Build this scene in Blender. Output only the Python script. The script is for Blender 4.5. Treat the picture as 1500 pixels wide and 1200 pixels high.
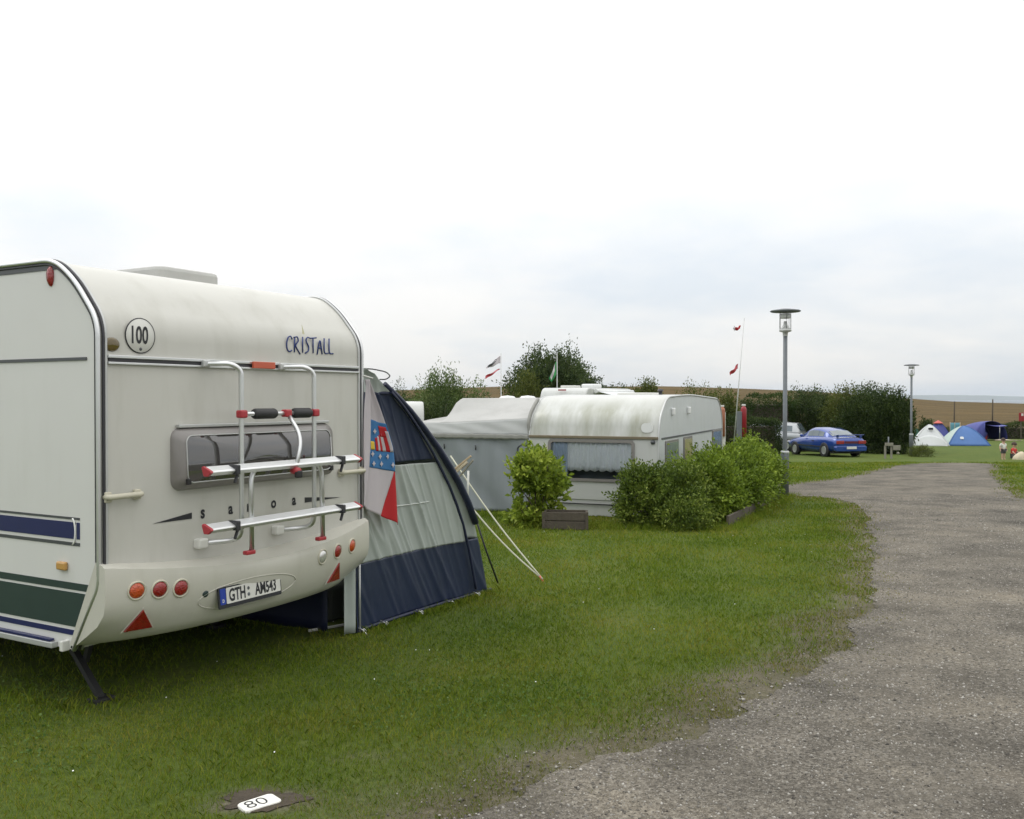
import bpy, bmesh, math, random
import numpy as np
from mathutils import Vector, Matrix, noise as mnoise
R = math.radians
for o in list(bpy.data.objects): bpy.data.objects.remove(o)
scene = bpy.context.scene
C = scene.collection
random.seed(7); rng = np.random.default_rng(7)

# ------------------------------------------------------------------ camera
FPX, HOR, EYE = 1360.0, 584.0, 1.7
cd = bpy.data.cameras.new('camera'); cam = bpy.data.objects.new('camera', cd); C.objects.link(cam)
cd.sensor_width = 36; cd.lens = 36*FPX/1500; cd.clip_start = .05; cd.clip_end = 60000
cam.location = (0, 0, EYE); cam.rotation_euler = (R(90)-math.atan((600-HOR)/FPX), 0, 0)
scene.camera = cam
# ------------------------------------------------------------------ sky
SUN_EL, SUN_AZ = 52, -62           # degrees; azimuth from +Y towards +X
w = bpy.data.worlds.new('World'); scene.world = w; w.use_nodes = True
nt = w.node_tree; nt.nodes.clear(); N = nt.nodes.new; L = nt.links.new
out = N('ShaderNodeOutputWorld'); bg = N('ShaderNodeBackground'); bg.inputs[1].default_value = .1
sky = N('ShaderNodeTexSky'); sky.sky_type = 'NISHITA'; sky.sun_disc = False
sky.sun_elevation = R(SUN_EL); sky.sun_rotation = R(SUN_AZ)
tc = N('ShaderNodeTexCoord'); sep = N('ShaderNodeSeparateXYZ'); L(tc.outputs['Generated'], sep.inputs[0])
zc = N('ShaderNodeMath'); zc.operation = 'MAXIMUM'; L(sep.outputs[2], zc.inputs[0]); zc.inputs[1].default_value = 0
za = N('ShaderNodeMath'); za.operation = 'ADD'; L(zc.outputs[0], za.inputs[0]); za.inputs[1].default_value = .22
dv = N('ShaderNodeVectorMath'); dv.operation = 'DIVIDE'; L(tc.outputs['Generated'], dv.inputs[0])
cb = N('ShaderNodeCombineXYZ')
for i in range(3): L(za.outputs[0], cb.inputs[i])
L(cb.outputs[0], dv.inputs[1])
nz = N('ShaderNodeTexNoise'); nz.inputs['Scale'].default_value = 1.15; nz.inputs['Detail'].default_value = 7; nz.inputs['Roughness'].default_value = .52
of = N('ShaderNodeVectorMath'); of.operation = 'ADD'; of.inputs[1].default_value = (5.3, 2.1, 0); L(dv.outputs[0], of.inputs[0]); L(of.outputs[0], nz.inputs['Vector'])
rp = N('ShaderNodeValToRGB'); rp.color_ramp.elements[0].position = .30; rp.color_ramp.elements[1].position = .56
rp.color_ramp.elements[0].color = (8.0, 8.5, 9.0, 1); rp.color_ramp.elements[1].color = (10.1, 9.95, 9.7, 1)
L(nz.outputs[0], rp.inputs[0])
gm = N('ShaderNodeMath'); gm.operation = 'MULTIPLY_ADD'; L(zc.outputs[0], gm.inputs[0]); gm.inputs[1].default_value = 1.5; gm.inputs[2].default_value = .94
sc = N('ShaderNodeVectorMath'); sc.operation = 'SCALE'; L(rp.outputs[0], sc.inputs[0]); L(gm.outputs[0], sc.inputs['Scale'])
mx = N('ShaderNodeMixRGB'); mx.inputs[0].default_value = .90; L(sky.outputs[0], mx.inputs[1]); L(sc.outputs[0], mx.inputs[2])
L(mx.outputs[0], bg.inputs[0]); L(bg.outputs[0], out.inputs[0])
# ------------------------------------------------------------------ sun (thin overcast)
sd = bpy.data.lights.new('sun', 'SUN'); sun = bpy.data.objects.new('sun', sd); C.objects.link(sun)
sd.energy = .9; sd.angle = R(28); sd.color = (1, .965, .91)
a, e = R(SUN_AZ), R(SUN_EL)
sdir = Vector((math.sin(a)*math.cos(e), math.cos(a)*math.cos(e), math.sin(e)))
sun.rotation_euler = (-sdir).to_track_quat('-Z', 'Y').to_euler(); sun.location = (0, 0, 40)
vs = scene.view_settings; vs.view_transform = 'Standard'; vs.look = 'None'; vs.gamma = 1; vs.exposure = -.05; vs.use_curve_mapping = False
scene.render.engine = 'CYCLES'
scene.cycles.max_bounces = 8; scene.cycles.transparent_max_bounces = 16; scene.cycles.volume_bounces = 0

# ================================================================== helpers
def gz(y):                       # the site falls gently away from the camera
    return -.02*min(y, 75) if y > -40 else .8
def gpt(px, py):                 # point of the ground plane seen at a pixel
    d = EYE/((py-HOR)/FPX-.02); return (px-750)/FPX*d, d
def ppt(px, py, d):              # point at a known distance
    return Vector(((px-750)/FPX*d, d, EYE-(py-HOR)/FPX*d))
class Frame:
    def __init__(s, x, y, z, deg): s.o = Vector((x, y, z)); s.deg = deg; s.c = math.cos(R(deg)); s.s = math.sin(R(deg))
    def loc(s, d, rx, py):
        X, Y = d*rx-s.o.x, d-s.o.y
        return Vector((s.c*X+s.s*Y, -s.s*X+s.c*Y, EYE-(py-HOR)/FPX*d-s.o.z))
    def at(s, px, py, v=0):      # on the plane local y = v
        rx = (px-750)/FPX; return s.loc((v-s.s*s.o.x+s.c*s.o.y)/(s.c-s.s*rx), rx, py)
    def side(s, px, py, u=0):    # on the plane local x = u
        rx = (px-750)/FPX; return s.loc((u+s.c*s.o.x+s.s*s.o.y)/(s.c*rx+s.s), rx, py)
    def world(s, u, v, z=0): return Vector((s.o.x+s.c*u-s.s*v, s.o.y+s.s*u+s.c*v, s.o.z+z))
    def ground(s, u, v): return gz(s.world(u, v).y)-s.o.z

def tag(o, label=None, cat=None, group=None, kind=None):
    if label: o['label'] = label
    if cat: o['category'] = cat
    if group: o['group'] = group
    if kind: o['kind'] = kind
    return o
def thing(name, label, cat, loc=(0, 0, 0), deg=0, group=None):
    o = bpy.data.objects.new(name, None); C.objects.link(o); o.location = loc; o.rotation_euler = (0, 0, R(deg))
    o.empty_display_size = .2
    return tag(o, label, cat, group)
def fthing(name, label, cat, fr, group=None): return thing(name, label, cat, fr.o, fr.deg, group)
def copy_tree(o, parent=None):
    c = o.copy(); C.objects.link(c); c.parent = parent
    for ch in list(o.children): copy_tree(ch, c)
    return c

class MB:
    def __init__(s): s.v = []; s.f = []; s.sm = []
    def add(s, vs, fs, sm=False):
        k = len(s.v); s.v += [tuple(p) for p in vs]; s.f += [tuple(i+k for i in f) for f in fs]; s.sm += [sm]*len(fs); return s
    def box(s, c, size, M=None):
        x, y, z = [q/2 for q in size]
        vs = [Vector((i*x, j*y, k*z)) for i in (-1, 1) for j in (-1, 1) for k in (-1, 1)]
        if M is not None: vs = [M @ p for p in vs]
        vs = [p+Vector(c) for p in vs]
        return s.add(vs, [(0, 1, 3, 2), (4, 6, 7, 5), (0, 4, 5, 1), (2, 3, 7, 6), (0, 2, 6, 4), (1, 5, 7, 3)])
    def bar(s, a, b, w, h, up=(0, 0, 1)):
        a, b = Vector(a), Vector(b); d = (b-a); l = d.length; d.normalize()
        sd_ = d.cross(Vector(up)).normalized(); u = sd_.cross(d)
        M = Matrix((d, sd_, u)).transposed()
        return s.box((a+b)/2, (l, w, h), M)
    def tube(s, pts, r, n=8, cap=True):
        pts = [Vector(p) for p in pts]; m = len(pts); rs = r if isinstance(r, (list, tuple)) else [r]*m
        vs = []; prev = None
        for i, p in enumerate(pts):
            t = (pts[min(i+1, m-1)]-pts[max(i-1, 0)]).normalized()
            if prev is None:
                prev = t.orthogonal().normalized()
            prev = (prev-t*prev.dot(t))
            prev = prev.normalized() if prev.length > 1e-6 else t.orthogonal().normalized()
            q = t.cross(prev)
            for k in range(n):
                a = 2*math.pi*k/n; vs.append(p+(prev*math.cos(a)+q*math.sin(a))*rs[i])
        fs = [(i*n+k, i*n+(k+1) % n, (i+1)*n+(k+1) % n, (i+1)*n+k) for i in range(m-1) for k in range(n)]
        s.add(vs, fs, True)
        if cap: k = len(s.v)-len(vs); s.f += [tuple(range(k+n-1, k-1, -1)), tuple(range(k+(m-1)*n, k+m*n))]; s.sm += [False, False]
        return s
    def lathe(s, prof, n=20, M=None, smooth=True):
        M = M or Matrix.Identity(4); vs = [M @ Vector((r*math.cos(2*math.pi*k/n), r*math.sin(2*math.pi*k/n), z)) for r, z in prof for k in range(n)]
        m = len(prof)
        fs = [(i*n+k, i*n+(k+1) % n, (i+1)*n+(k+1) % n, (i+1)*n+k) for i in range(m-1) for k in range(n)]
        return s.add(vs, fs, smooth)
    def prism(s, poly, off):
        n = len(poly); off = Vector(off); a = [Vector(p) for p in poly]; b = [p+off for p in a]
        return s.add(a+b, [tuple(range(n-1, -1, -1)), tuple(range(n, 2*n))]+[(i, (i+1) % n, n+(i+1) % n, n+i) for i in range(n)])
    def grid(s, fn, nu, nv, smooth=True):
        vs = [fn(i/nu, j/nv) for i in range(nu+1) for j in range(nv+1)]
        return s.add(vs, [(i*(nv+1)+j, (i+1)*(nv+1)+j, (i+1)*(nv+1)+j+1, i*(nv+1)+j+1) for i in range(nu) for j in range(nv)], smooth)
    def build(s, name, mat, parent=None, bevel=0, solid=0, weld=False):
        me = bpy.data.meshes.new(name); me.from_pydata(s.v, [], s.f)
        me.polygons.foreach_set('use_smooth', s.sm)
        bm = bmesh.new(); bm.from_mesh(me)
        if weld: bmesh.ops.remove_doubles(bm, verts=bm.verts, dist=1e-4)
        if not solid: bmesh.ops.recalc_face_normals(bm, faces=bm.faces)
        bm.to_mesh(me); bm.free()
        if mat: me.materials.append(mat)
        o = bpy.data.objects.new(name, me); C.objects.link(o); o.parent = parent
        if solid:
            md = o.modifiers.new('solid', 'SOLIDIFY'); md.thickness = solid; md.offset = 0
        if bevel:
            md = o.modifiers.new('bevel', 'BEVEL'); md.width = bevel; md.segments = 2; md.limit_method = 'ANGLE'; md.angle_limit = R(40)
        return o
def rrect(w, h, r, n=5, cx=0, cy=0):
    p = []
    for sx, sy, a0 in ((1, 1, 0), (-1, 1, 90), (-1, -1, 180), (1, -1, 270)):
        for k in range(n+1):
            a = R(a0+90*k/n); p.append((cx+sx*(w/2-r)+r*math.cos(a), cy+sy*(h/2-r)+r*math.sin(a)))
    return p
def fillet(pts, rad, n=6, closed=False):
    out = []; m = len(pts)
    for i, p in enumerate(pts):
        if not closed and i in (0, m-1): out.append(tuple(p)); continue
        a, b, c_ = Vector(pts[i-1]), Vector(p), Vector(pts[(i+1) % m])
        r = rad[i] if isinstance(rad, (list, tuple)) else rad
        if r == 0: out.append(tuple(p)); continue
        d1, d2 = (a-b), (c_-b); l = min(r, d1.length*.48, d2.length*.48); p0, p1 = b+d1.normalized()*l, b+d2.normalized()*l
        for k in range(n+1):
            t = k/n; out.append(tuple((1-t)**2*p0+2*t*(1-t)*b+t*t*p1))
    return out
def np_mesh(name, verts, k, mat, parent=None, cols=None):
    verts = np.asarray(verts, np.float32).reshape(-1, 3); nv = len(verts); nf = nv//k
    me = bpy.data.meshes.new(name); me.vertices.add(nv); me.vertices.foreach_set('co', verts.ravel())
    me.loops.add(nv); me.loops.foreach_set('vertex_index', np.arange(nv, dtype=np.int32))
    me.polygons.add(nf); me.polygons.foreach_set('loop_start', np.arange(0, nv, k, dtype=np.int32))
    me.update(); me.validate()
    if mat: me.materials.append(mat)
    o = bpy.data.objects.new(name, me); C.objects.link(o); o.parent = parent
    return o

# ================================================================== materials
def newmat(name):
    m = bpy.data.materials.new(name); m.use_nodes = True
    return m, m.node_tree, m.node_tree.nodes['Principled BSDF']
def setin(b, **k):
    for n_, v in k.items(): b.inputs[n_].default_value = v
def mat(name, col, rough=.5, metal=0, var=.12, scale=6, bump=0, bscale=60, coat=0, spec=.5, trans=0):
    m, t, b = newmat(name); setin(b, Roughness=rough, Metallic=metal); b.inputs['Specular IOR Level'].default_value = spec
    if coat: b.inputs['Coat Weight'].default_value = coat; b.inputs['Coat Roughness'].default_value = .06
    n_ = t.nodes.new; l = t.links.new
    co = n_('ShaderNodeTexCoord')
    nz = n_('ShaderNodeTexNoise'); nz.inputs['Scale'].default_value = scale; nz.inputs['Detail'].default_value = 5; l(co.outputs['Object'], nz.inputs['Vector'])
    mxn = n_('ShaderNodeMixRGB'); l(nz.outputs[0], mxn.inputs[0])
    mxn.inputs[1].default_value = (*[c*(1-var) for c in col], 1); mxn.inputs[2].default_value = (*[min(1, c*(1+var)) for c in col], 1)
    l(mxn.outputs[0], b.inputs['Base Color'])
    if bump:
        n2 = n_('ShaderNodeTexNoise'); n2.inputs['Scale'].default_value = bscale; n2.inputs['Detail'].default_value = 4; l(co.outputs['Object'], n2.inputs['Vector'])
        bp = n_('ShaderNodeBump'); bp.inputs['Strength'].default_value = bump; bp.inputs['Distance'].default_value = .02; l(n2.outputs[0], bp.inputs['Height']); l(bp.outputs[0], b.inputs['Normal'])
    if trans:
        tr = n_('ShaderNodeBsdfTranslucent'); l(mxn.outputs[0], tr.inputs[0]); ms = n_('ShaderNodeMixShader'); ms.inputs[0].default_value = trans
        l(b.outputs[0], ms.inputs[1]); l(tr.outputs[0], ms.inputs[2]); l(ms.outputs[0], t.nodes['Material Output'].inputs[0])
    return m
def leafmat(name, c1, c2, c3, rough=.55, trans=.28, sc=.9, spec=.22):
    m, t, b = newmat(name); n_ = t.nodes.new; l = t.links.new; setin(b, Roughness=rough)
    b.inputs['Specular IOR Level'].default_value = spec
    g = n_('ShaderNodeNewGeometry'); rp = n_('ShaderNodeValToRGB'); e = rp.color_ramp.elements
    e[0].color = (*c1, 1); e[1].color = (*c3, 1); q = e.new(.55); q.color = (*c2, 1)
    co = n_('ShaderNodeTexCoord'); nz = n_('ShaderNodeTexNoise'); nz.inputs['Scale'].default_value = sc; nz.inputs['Detail'].default_value = 3; l(co.outputs['Object'], nz.inputs['Vector'])
    ma = n_('ShaderNodeMath'); ma.operation = 'MULTIPLY_ADD'; l(nz.outputs[0], ma.inputs[0]); ma.inputs[1].default_value = 1.5
    mb_ = n_('ShaderNodeMath'); mb_.operation = 'MULTIPLY_ADD'; l(g.outputs['Random Per Island'], mb_.inputs[0]); mb_.inputs[1].default_value = .7; mb_.inputs[2].default_value = -.6
    l(mb_.outputs[0], ma.inputs[2]); l(ma.outputs[0], rp.inputs[0]); l(rp.outputs[0], b.inputs['Base Color'])
    tr = n_('ShaderNodeBsdfTranslucent'); l(rp.outputs[0], tr.inputs[0]); ms = n_('ShaderNodeMixShader'); ms.inputs[0].default_value = trans
    l(b.outputs[0], ms.inputs[1]); l(tr.outputs[0], ms.inputs[2]); l(ms.outputs[0], t.nodes['Material Output'].inputs[0])
    return m
def glassmat(name, tint=(.8, .85, .85), rough=.03, ior=1.35):
    m, t, b = newmat(name); n_ = t.nodes.new; l = t.links.new
    t.nodes.remove(b); tp = n_('ShaderNodeBsdfTransparent'); tp.inputs[0].default_value = (*tint, 1); gl = n_('ShaderNodeBsdfGlossy'); gl.inputs['Roughness'].default_value = rough
    fr = n_('ShaderNodeFresnel'); fr.inputs[0].default_value = ior; ms = n_('ShaderNodeMixShader'); l(fr.outputs[0], ms.inputs[0]); l(tp.outputs[0], ms.inputs[1]); l(gl.outputs[0], ms.inputs[2])
    l(ms.outputs[0], t.nodes['Material Output'].inputs[0]); return m
def paintmat(name, col, dirt, lo=.42, hi=.75, stretch=(1.6, 1.6, .35), scale=3, rough=.32, amount=.6, zlo=None):
    """painted panel with grime streaks running down"""
    m, t, b = newmat(name); n_ = t.nodes.new; l = t.links.new; setin(b, Roughness=rough); b.inputs['Specular IOR Level'].default_value = .4
    co = n_('ShaderNodeTexCoord'); mp = n_('ShaderNodeMapping'); mp.inputs['Scale'].default_value = stretch; l(co.outputs['Object'], mp.inputs[0])
    nz = n_('ShaderNodeTexNoise'); nz.inputs['Scale'].default_value = scale; nz.inputs['Detail'].default_value = 7; nz.inputs['Roughness'].default_value = .6; l(mp.outputs[0], nz.inputs['Vector'])
    mr = n_('ShaderNodeMapRange'); mr.inputs[1].default_value = lo; mr.inputs[2].default_value = hi; mr.inputs[4].default_value = amount; l(nz.outputs[0], mr.inputs[0])
    fac = mr.outputs[0]
    if zlo:
        sp = n_('ShaderNodeSeparateXYZ'); l(co.outputs['Object'], sp.inputs[0]); m2 = n_('ShaderNodeMapRange'); m2.inputs[1].default_value = zlo[0]; m2.inputs[2].default_value = zlo[1]; l(sp.outputs[2], m2.inputs[0])
        mm = n_('ShaderNodeMath'); mm.operation = 'MULTIPLY'; l(fac, mm.inputs[0]); l(m2.outputs[0], mm.inputs[1]); fac = mm.outputs[0]
    n2 = n_('ShaderNodeTexNoise'); n2.inputs['Scale'].default_value = 1.3; n2.inputs['Detail'].default_value = 4; l(co.outputs['Object'], n2.inputs['Vector'])
    bx = n_('ShaderNodeMixRGB'); l(n2.outputs[0], bx.inputs[0]); bx.inputs[1].default_value = (*[c*.94 for c in col], 1); bx.inputs[2].default_value = (*[c*1.05 for c in col], 1)
    mxn = n_('ShaderNodeMixRGB'); l(fac, mxn.inputs[0]); l(bx.outputs[0], mxn.inputs[1]); mxn.inputs[2].default_value = (*dirt, 1); l(mxn.outputs[0], b.inputs['Base Color'])
    n3 = n_('ShaderNodeTexNoise'); n3.inputs['Scale'].default_value = 2.2; n3.inputs['Detail'].default_value = 2; l(co.outputs['Object'], n3.inputs['Vector'])
    bp = n_('ShaderNodeBump'); bp.inputs['Strength'].default_value = .10; bp.inputs['Distance'].default_value = .03; l(n3.outputs[0], bp.inputs['Height']); l(bp.outputs[0], b.inputs['Normal'])
    return m

M = dict(
 cream=paintmat('cream_grp', (.505, .502, .46), (.34, .333, .28), .48, .82, amount=.5),
 sidew=paintmat('side_wall_white', (.62, .622, .60), (.48, .48, .44), .55, .9, amount=.3),
 bump=paintmat('bumper_grp', (.51, .502, .44), (.33, .32, .25), .5, .85, amount=.4),
 oldwhite=paintmat('old_white', (.50, .51, .485), (.23, .235, .16), .36, .66, stretch=(2.0, .7, .45), scale=1.7, amount=.75, zlo=(2.08, 1.8)),
 oldside=paintmat('old_side', (.54, .57, .57), (.40, .42, .38), .5, .8, amount=.4),
 oldpanel=paintmat('old_panel', (.52, .53, .51), (.34, .35, .30), .5, .8, amount=.4),
 white=mat('white_paint', (.72, .73, .72), .35, var=.05),
 whiteplast=mat('white_plastic', (.62, .62, .58), .45, var=.06),
 plast=mat('cream_plastic', (.50, .48, .38), .45, var=.08),
 alu=mat('aluminium', (.62, .63, .63), .34, .85, var=.08),
 brightalu=mat('bright_aluminium', (.74, .75, .75), .38, .55, var=.05),
 darkmetal=mat('dark_steel', (.035, .033, .03), .7, .2, var=.3, scale=20),
 aludull=mat('dull_aluminium', (.50, .51, .50), .5, .6, var=.1),
 galv=mat('galvanised_steel', (.14, .155, .165), .55, .3, var=.2, scale=12),
 black=mat('black_rubber', (.018, .018, .019), .6),
 darkstrip=mat('dark_strip', (.03, .03, .035), .45),
 red=mat('red_plastic', (.36, .03, .04), .35, var=.1),
 orange_red=mat('orange_reflector', (.50, .10, .05), .3),
 dullorange=mat('dull_orange', (.34, .13, .07), .5),
 lens_red=mat('red_lens', (.26, .008, .008), .15, var=.5, scale=45, coat=.8, bump=.5, bscale=110),
 lens_or=mat('orange_lens', (.46, .06, .008), .15, var=.45, scale=45, coat=.8, bump=.5, bscale=110),
 lens_clear=mat('clear_lens', (.62, .62, .60), .1, .5, var=.3, scale=80, coat=.8),
 amber=mat('amber_marker', (.48, .27, .08), .25, coat=.5),
 smoked=mat('smoked_acrylic', (.045, .042, .040), .05, spec=1, var=.3, scale=3, coat=1),
 smokedframe=mat('smoked_frame', (.20, .188, .178), .28, spec=.6),
 navy=mat('navy_decal', (.012, .016, .085), .35),
 dgreen=mat('dark_green_decal', (.022, .042, .040), .38),
 greydecal=mat('grey_decal', (.06, .065, .07), .4),
 decalw=mat('white_decal', (.70, .71, .68), .35, var=.04),
 ink=mat('black_ink', (.015, .016, .02), .45),
 plate=mat('plate_white', (.62, .62, .58), .4, var=.06, scale=20),
 eublue=mat('plate_blue', (.01, .04, .30), .35),
 awnblue=mat('awning_navy_cloth', (.013, .021, .052), .42, var=.18, bump=.25, bscale=9),
 awngrey=mat('awning_grey_cloth', (.39, .43, .405), .36, var=.08, bump=.25, bscale=8, trans=.12),
 awnpiping=mat('awning_piping', (.012, .017, .045), .5),
 flagw=mat('flag_white', (.62, .58, .60), .7, var=.04, trans=.3),
 flagr=mat('flag_red', (.52, .02, .025), .65, var=.06, trans=.25),
 flagb=mat('flag_blue', (.035, .15, .34), .65, var=.06),
 flagy=mat('flag_yellow', (.6, .42, .04), .65),
 rope=mat('pale_rope', (.46, .46, .36), .8, var=.15, scale=40),
 wood=mat('weathered_wood', (.075, .062, .045), .8, var=.35, scale=14, bump=.4, bscale=40),
 woodpale=mat('pale_wood', (.42, .32, .2), .7, var=.2, scale=20),
 woodgrey=mat('grey_wood', (.22, .21, .17), .8, var=.3, scale=18, bump=.3),
 bark=mat('bark', (.07, .055, .04), .9, var=.35, scale=12, bump=.6, bscale=30),
 canvas=paintmat('awning_canvas_roof', (.40, .40, .385), (.27, .27, .255), .45, .8, stretch=(1.5, 1.5, 1.5), scale=1.6, rough=.8, amount=.5),
 canvasw=paintmat('awning_canvas_wall', (.24, .265, .28), (.17, .19, .195), .45, .8, stretch=(2.4, 2.4, .5), scale=1.5, rough=.75, amount=.5),
 canvasf=mat('awning_fascia', (.33, .34, .33), .8, var=.12, scale=3, bump=.2, bscale=6),
 canvasv=mat('awning_valance', (.26, .26, .24), .8, var=.2, scale=8),
 clear=glassmat('clear_glass', (.97, .98, .98)), tint=glassmat('tinted_glass', (.45, .52, .55)),
 lampglass=glassmat('lamp_glass', (.99, .99, .99), .03, 1.12),
 dark=mat('interior_reflection_grey', (.13, .155, .18), .8),  # blue-grey puts the front window's glass reflection into the interior colour
 lace=mat('lace_curtain', (.82, .86, .90), .8, var=.08, scale=30, trans=.15),
 bluec=mat('blue_curtain', (.34, .42, .54), .8, var=.15),
 beigec=mat('beige_curtain', (.45, .40, .24), .8),
 carblue=mat('blue_car_paint', (.016, .055, .27), .22, .25, var=.05, coat=.9),
 carsilver=mat('silver_car_paint', (.36, .38, .39), .3, .5, var=.05, coat=.6),
 carglass=mat('car_glass', (.10, .13, .145), .06, spec=1, var=.15, scale=2),
 tyre=mat('tyre', (.02, .02, .021), .8),
 rim=mat('wheel_rim', (.45, .46, .46), .35, .6),
 tentwhite=mat('white_tent_cloth', (.66, .68, .68), .7, var=.05, bump=.2, bscale=5, trans=.15),
 tentblue=mat('blue_tent_cloth', (.065, .15, .36), .65, var=.1, bump=.2, bscale=5),
 tentdark=mat('dark_blue_tent_cloth', (.045, .055, .24), .65, var=.12, bump=.2, bscale=5),
 tentpale=mat('pale_green_tent_cloth', (.36, .44, .40), .65, var=.08),
 tentred=mat('red_tent_cloth', (.5, .10, .08), .65), teal=mat('teal_cloth', (.10, .27, .34), .7), green=mat('green_cloth', (.04, .12, .09), .8, var=.2),
 skin=mat('skin', (.48, .30, .22), .6), hair=mat('brown_hair', (.05, .03, .018), .7), shirtw=mat('white_shirt', (.62, .62, .58), .8), shorts=mat('dark_shorts', (.06, .055, .06), .8), shirtr=mat('red_shirt', (.46, .025, .02), .8), beige=mat('beige_cloth', (.55, .48, .35), .85, var=.12),
 firered=mat('fire_point_red', (.26, .012, .02), .4), greenflag=mat('green_flag', (.05, .30, .09), .7, trans=.2), soil=mat('bare_soil', (.058, .045, .030), .95, var=.4, scale=14, bump=1, bscale=60),
 stonew=mat('white_painted_stone', (.72, .71, .66), .7, var=.08, scale=20, bump=.3, bscale=60),
)
LF = dict(
 light=leafmat('light_green_leaves', (.09, .14, .016), (.23, .31, .035), (.40, .47, .07), sc=2.2),
 mid=leafmat('hedge_leaves', (.045, .075, .012), (.11, .165, .022), (.25, .30, .055), sc=1.8),
 priv=leafmat('bright_hedge_leaves', (.065, .11, .012), (.17, .25, .025), (.31, .40, .05), sc=1.6),
 dark=leafmat('dark_leaves', (.016, .030, .008), (.038, .064, .014), (.09, .125, .03), sc=1.6),
 conifer=leafmat('conifer_needles', (.022, .042, .010), (.040, .075, .014), (.065, .11, .022)),
 willow=leafmat('willow_leaves', (.05, .085, .022), (.105, .155, .045), (.19, .235, .085)),
 tree=leafmat('tree_leaves', (.022, .040, .012), (.052, .082, .024), (.11, .145, .042), sc=1.3),
 olive=leafmat('olive_leaves', (.05, .07, .014), (.095, .12, .022), (.14, .15, .035)),
)

# ================================================================== ground
ROAD = [(-.17, 3.93), (.03, 4.21), (.26, 4.46), (.64, 4.78), (1.06, 5.05), (1.54, 5.52), (2.29, 6.63), (3.06, 8.01), (3.84, 9.68), (5.0, 12.93), (6.2, 16.3), (6.75, 18.2), (6.62, 19.35), (6.2, 20.0), (5.6, 20.5), (4.9, 20.75),
        (4.9, 22.4), (6.91, 22.94), (9.57, 26.04), (12.6, 30.9), (14.6, 33.9), (17.6, 34.4), (16.6, 31.9), (15.0, 29.34), (13.5, 26.04), (11.33, 21.25), (10.14, 18.38), (9.7, 12), (9.6, 5), (9, -12), (-4.2, -12), (-3.2, -2), (-1.6, 2.0)]
def dense(poly, step, amp, seed):
    pts = []; n = len(poly)
    for i in range(n):
        a, b = Vector(poly[i]), Vector(poly[(i+1) % n]); l = (b-a).length; m = max(1, int(l/step)); t = (b-a).normalized(); nn = Vector((-t.y, t.x))
        for k in range(m):
            p = a+(b-a)*k/m
            o = amp*(mnoise.noise(Vector((p.x*1.1, p.y*1.1, seed)))+.6*mnoise.noise(Vector((p.x*4, p.y*4, seed+5)))+.5*mnoise.noise(Vector((p.x*11, p.y*11, seed+9))))
            pts.append(p+nn*o)
    return pts
# smooth the traced edge first (Chaikin), then roughen it
def chaikin(p, it=2):
    for _ in range(it):
        q = []
        for i in range(len(p)):
            a, b = p[i], p[(i+1) % len(p)]
            q += [(.75*a[0]+.25*b[0], .75*a[1]+.25*b[1]), (.25*a[0]+.75*b[0], .25*a[1]+.75*b[1])]
        p = q
    return p
ROADS = chaikin(ROAD)
road_edge = dense(ROADS, .04, .14, 3)
RE = np.array([(p.x, p.y) for p in dense(ROADS, .25, .14, 3)])
def inside(P, poly):
    x, y = P[:, 0], P[:, 1]; r = np.zeros(len(P), bool); n = len(poly)
    for i in range(n):
        x0, y0 = poly[i]; x1, y1 = poly[(i+1) % n]
        if y0 == y1: continue
        c = ((y0 > y) != (y1 > y)) & (x < (x1-x0)*(y-y0)/(y1-y0)+x0); r ^= c
    return r
def roaddist(P):                                   # >0 on the lawn, <0 on the gravel
    d = np.empty(len(P))
    for i in range(0, len(P), 20000):
        q = P[i:i+20000]; d[i:i+20000] = np.sqrt(((q[:, None, :]-RE[None])**2).sum(2).min(1))
    return np.where(inside(P, RE), -d, d)

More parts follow.
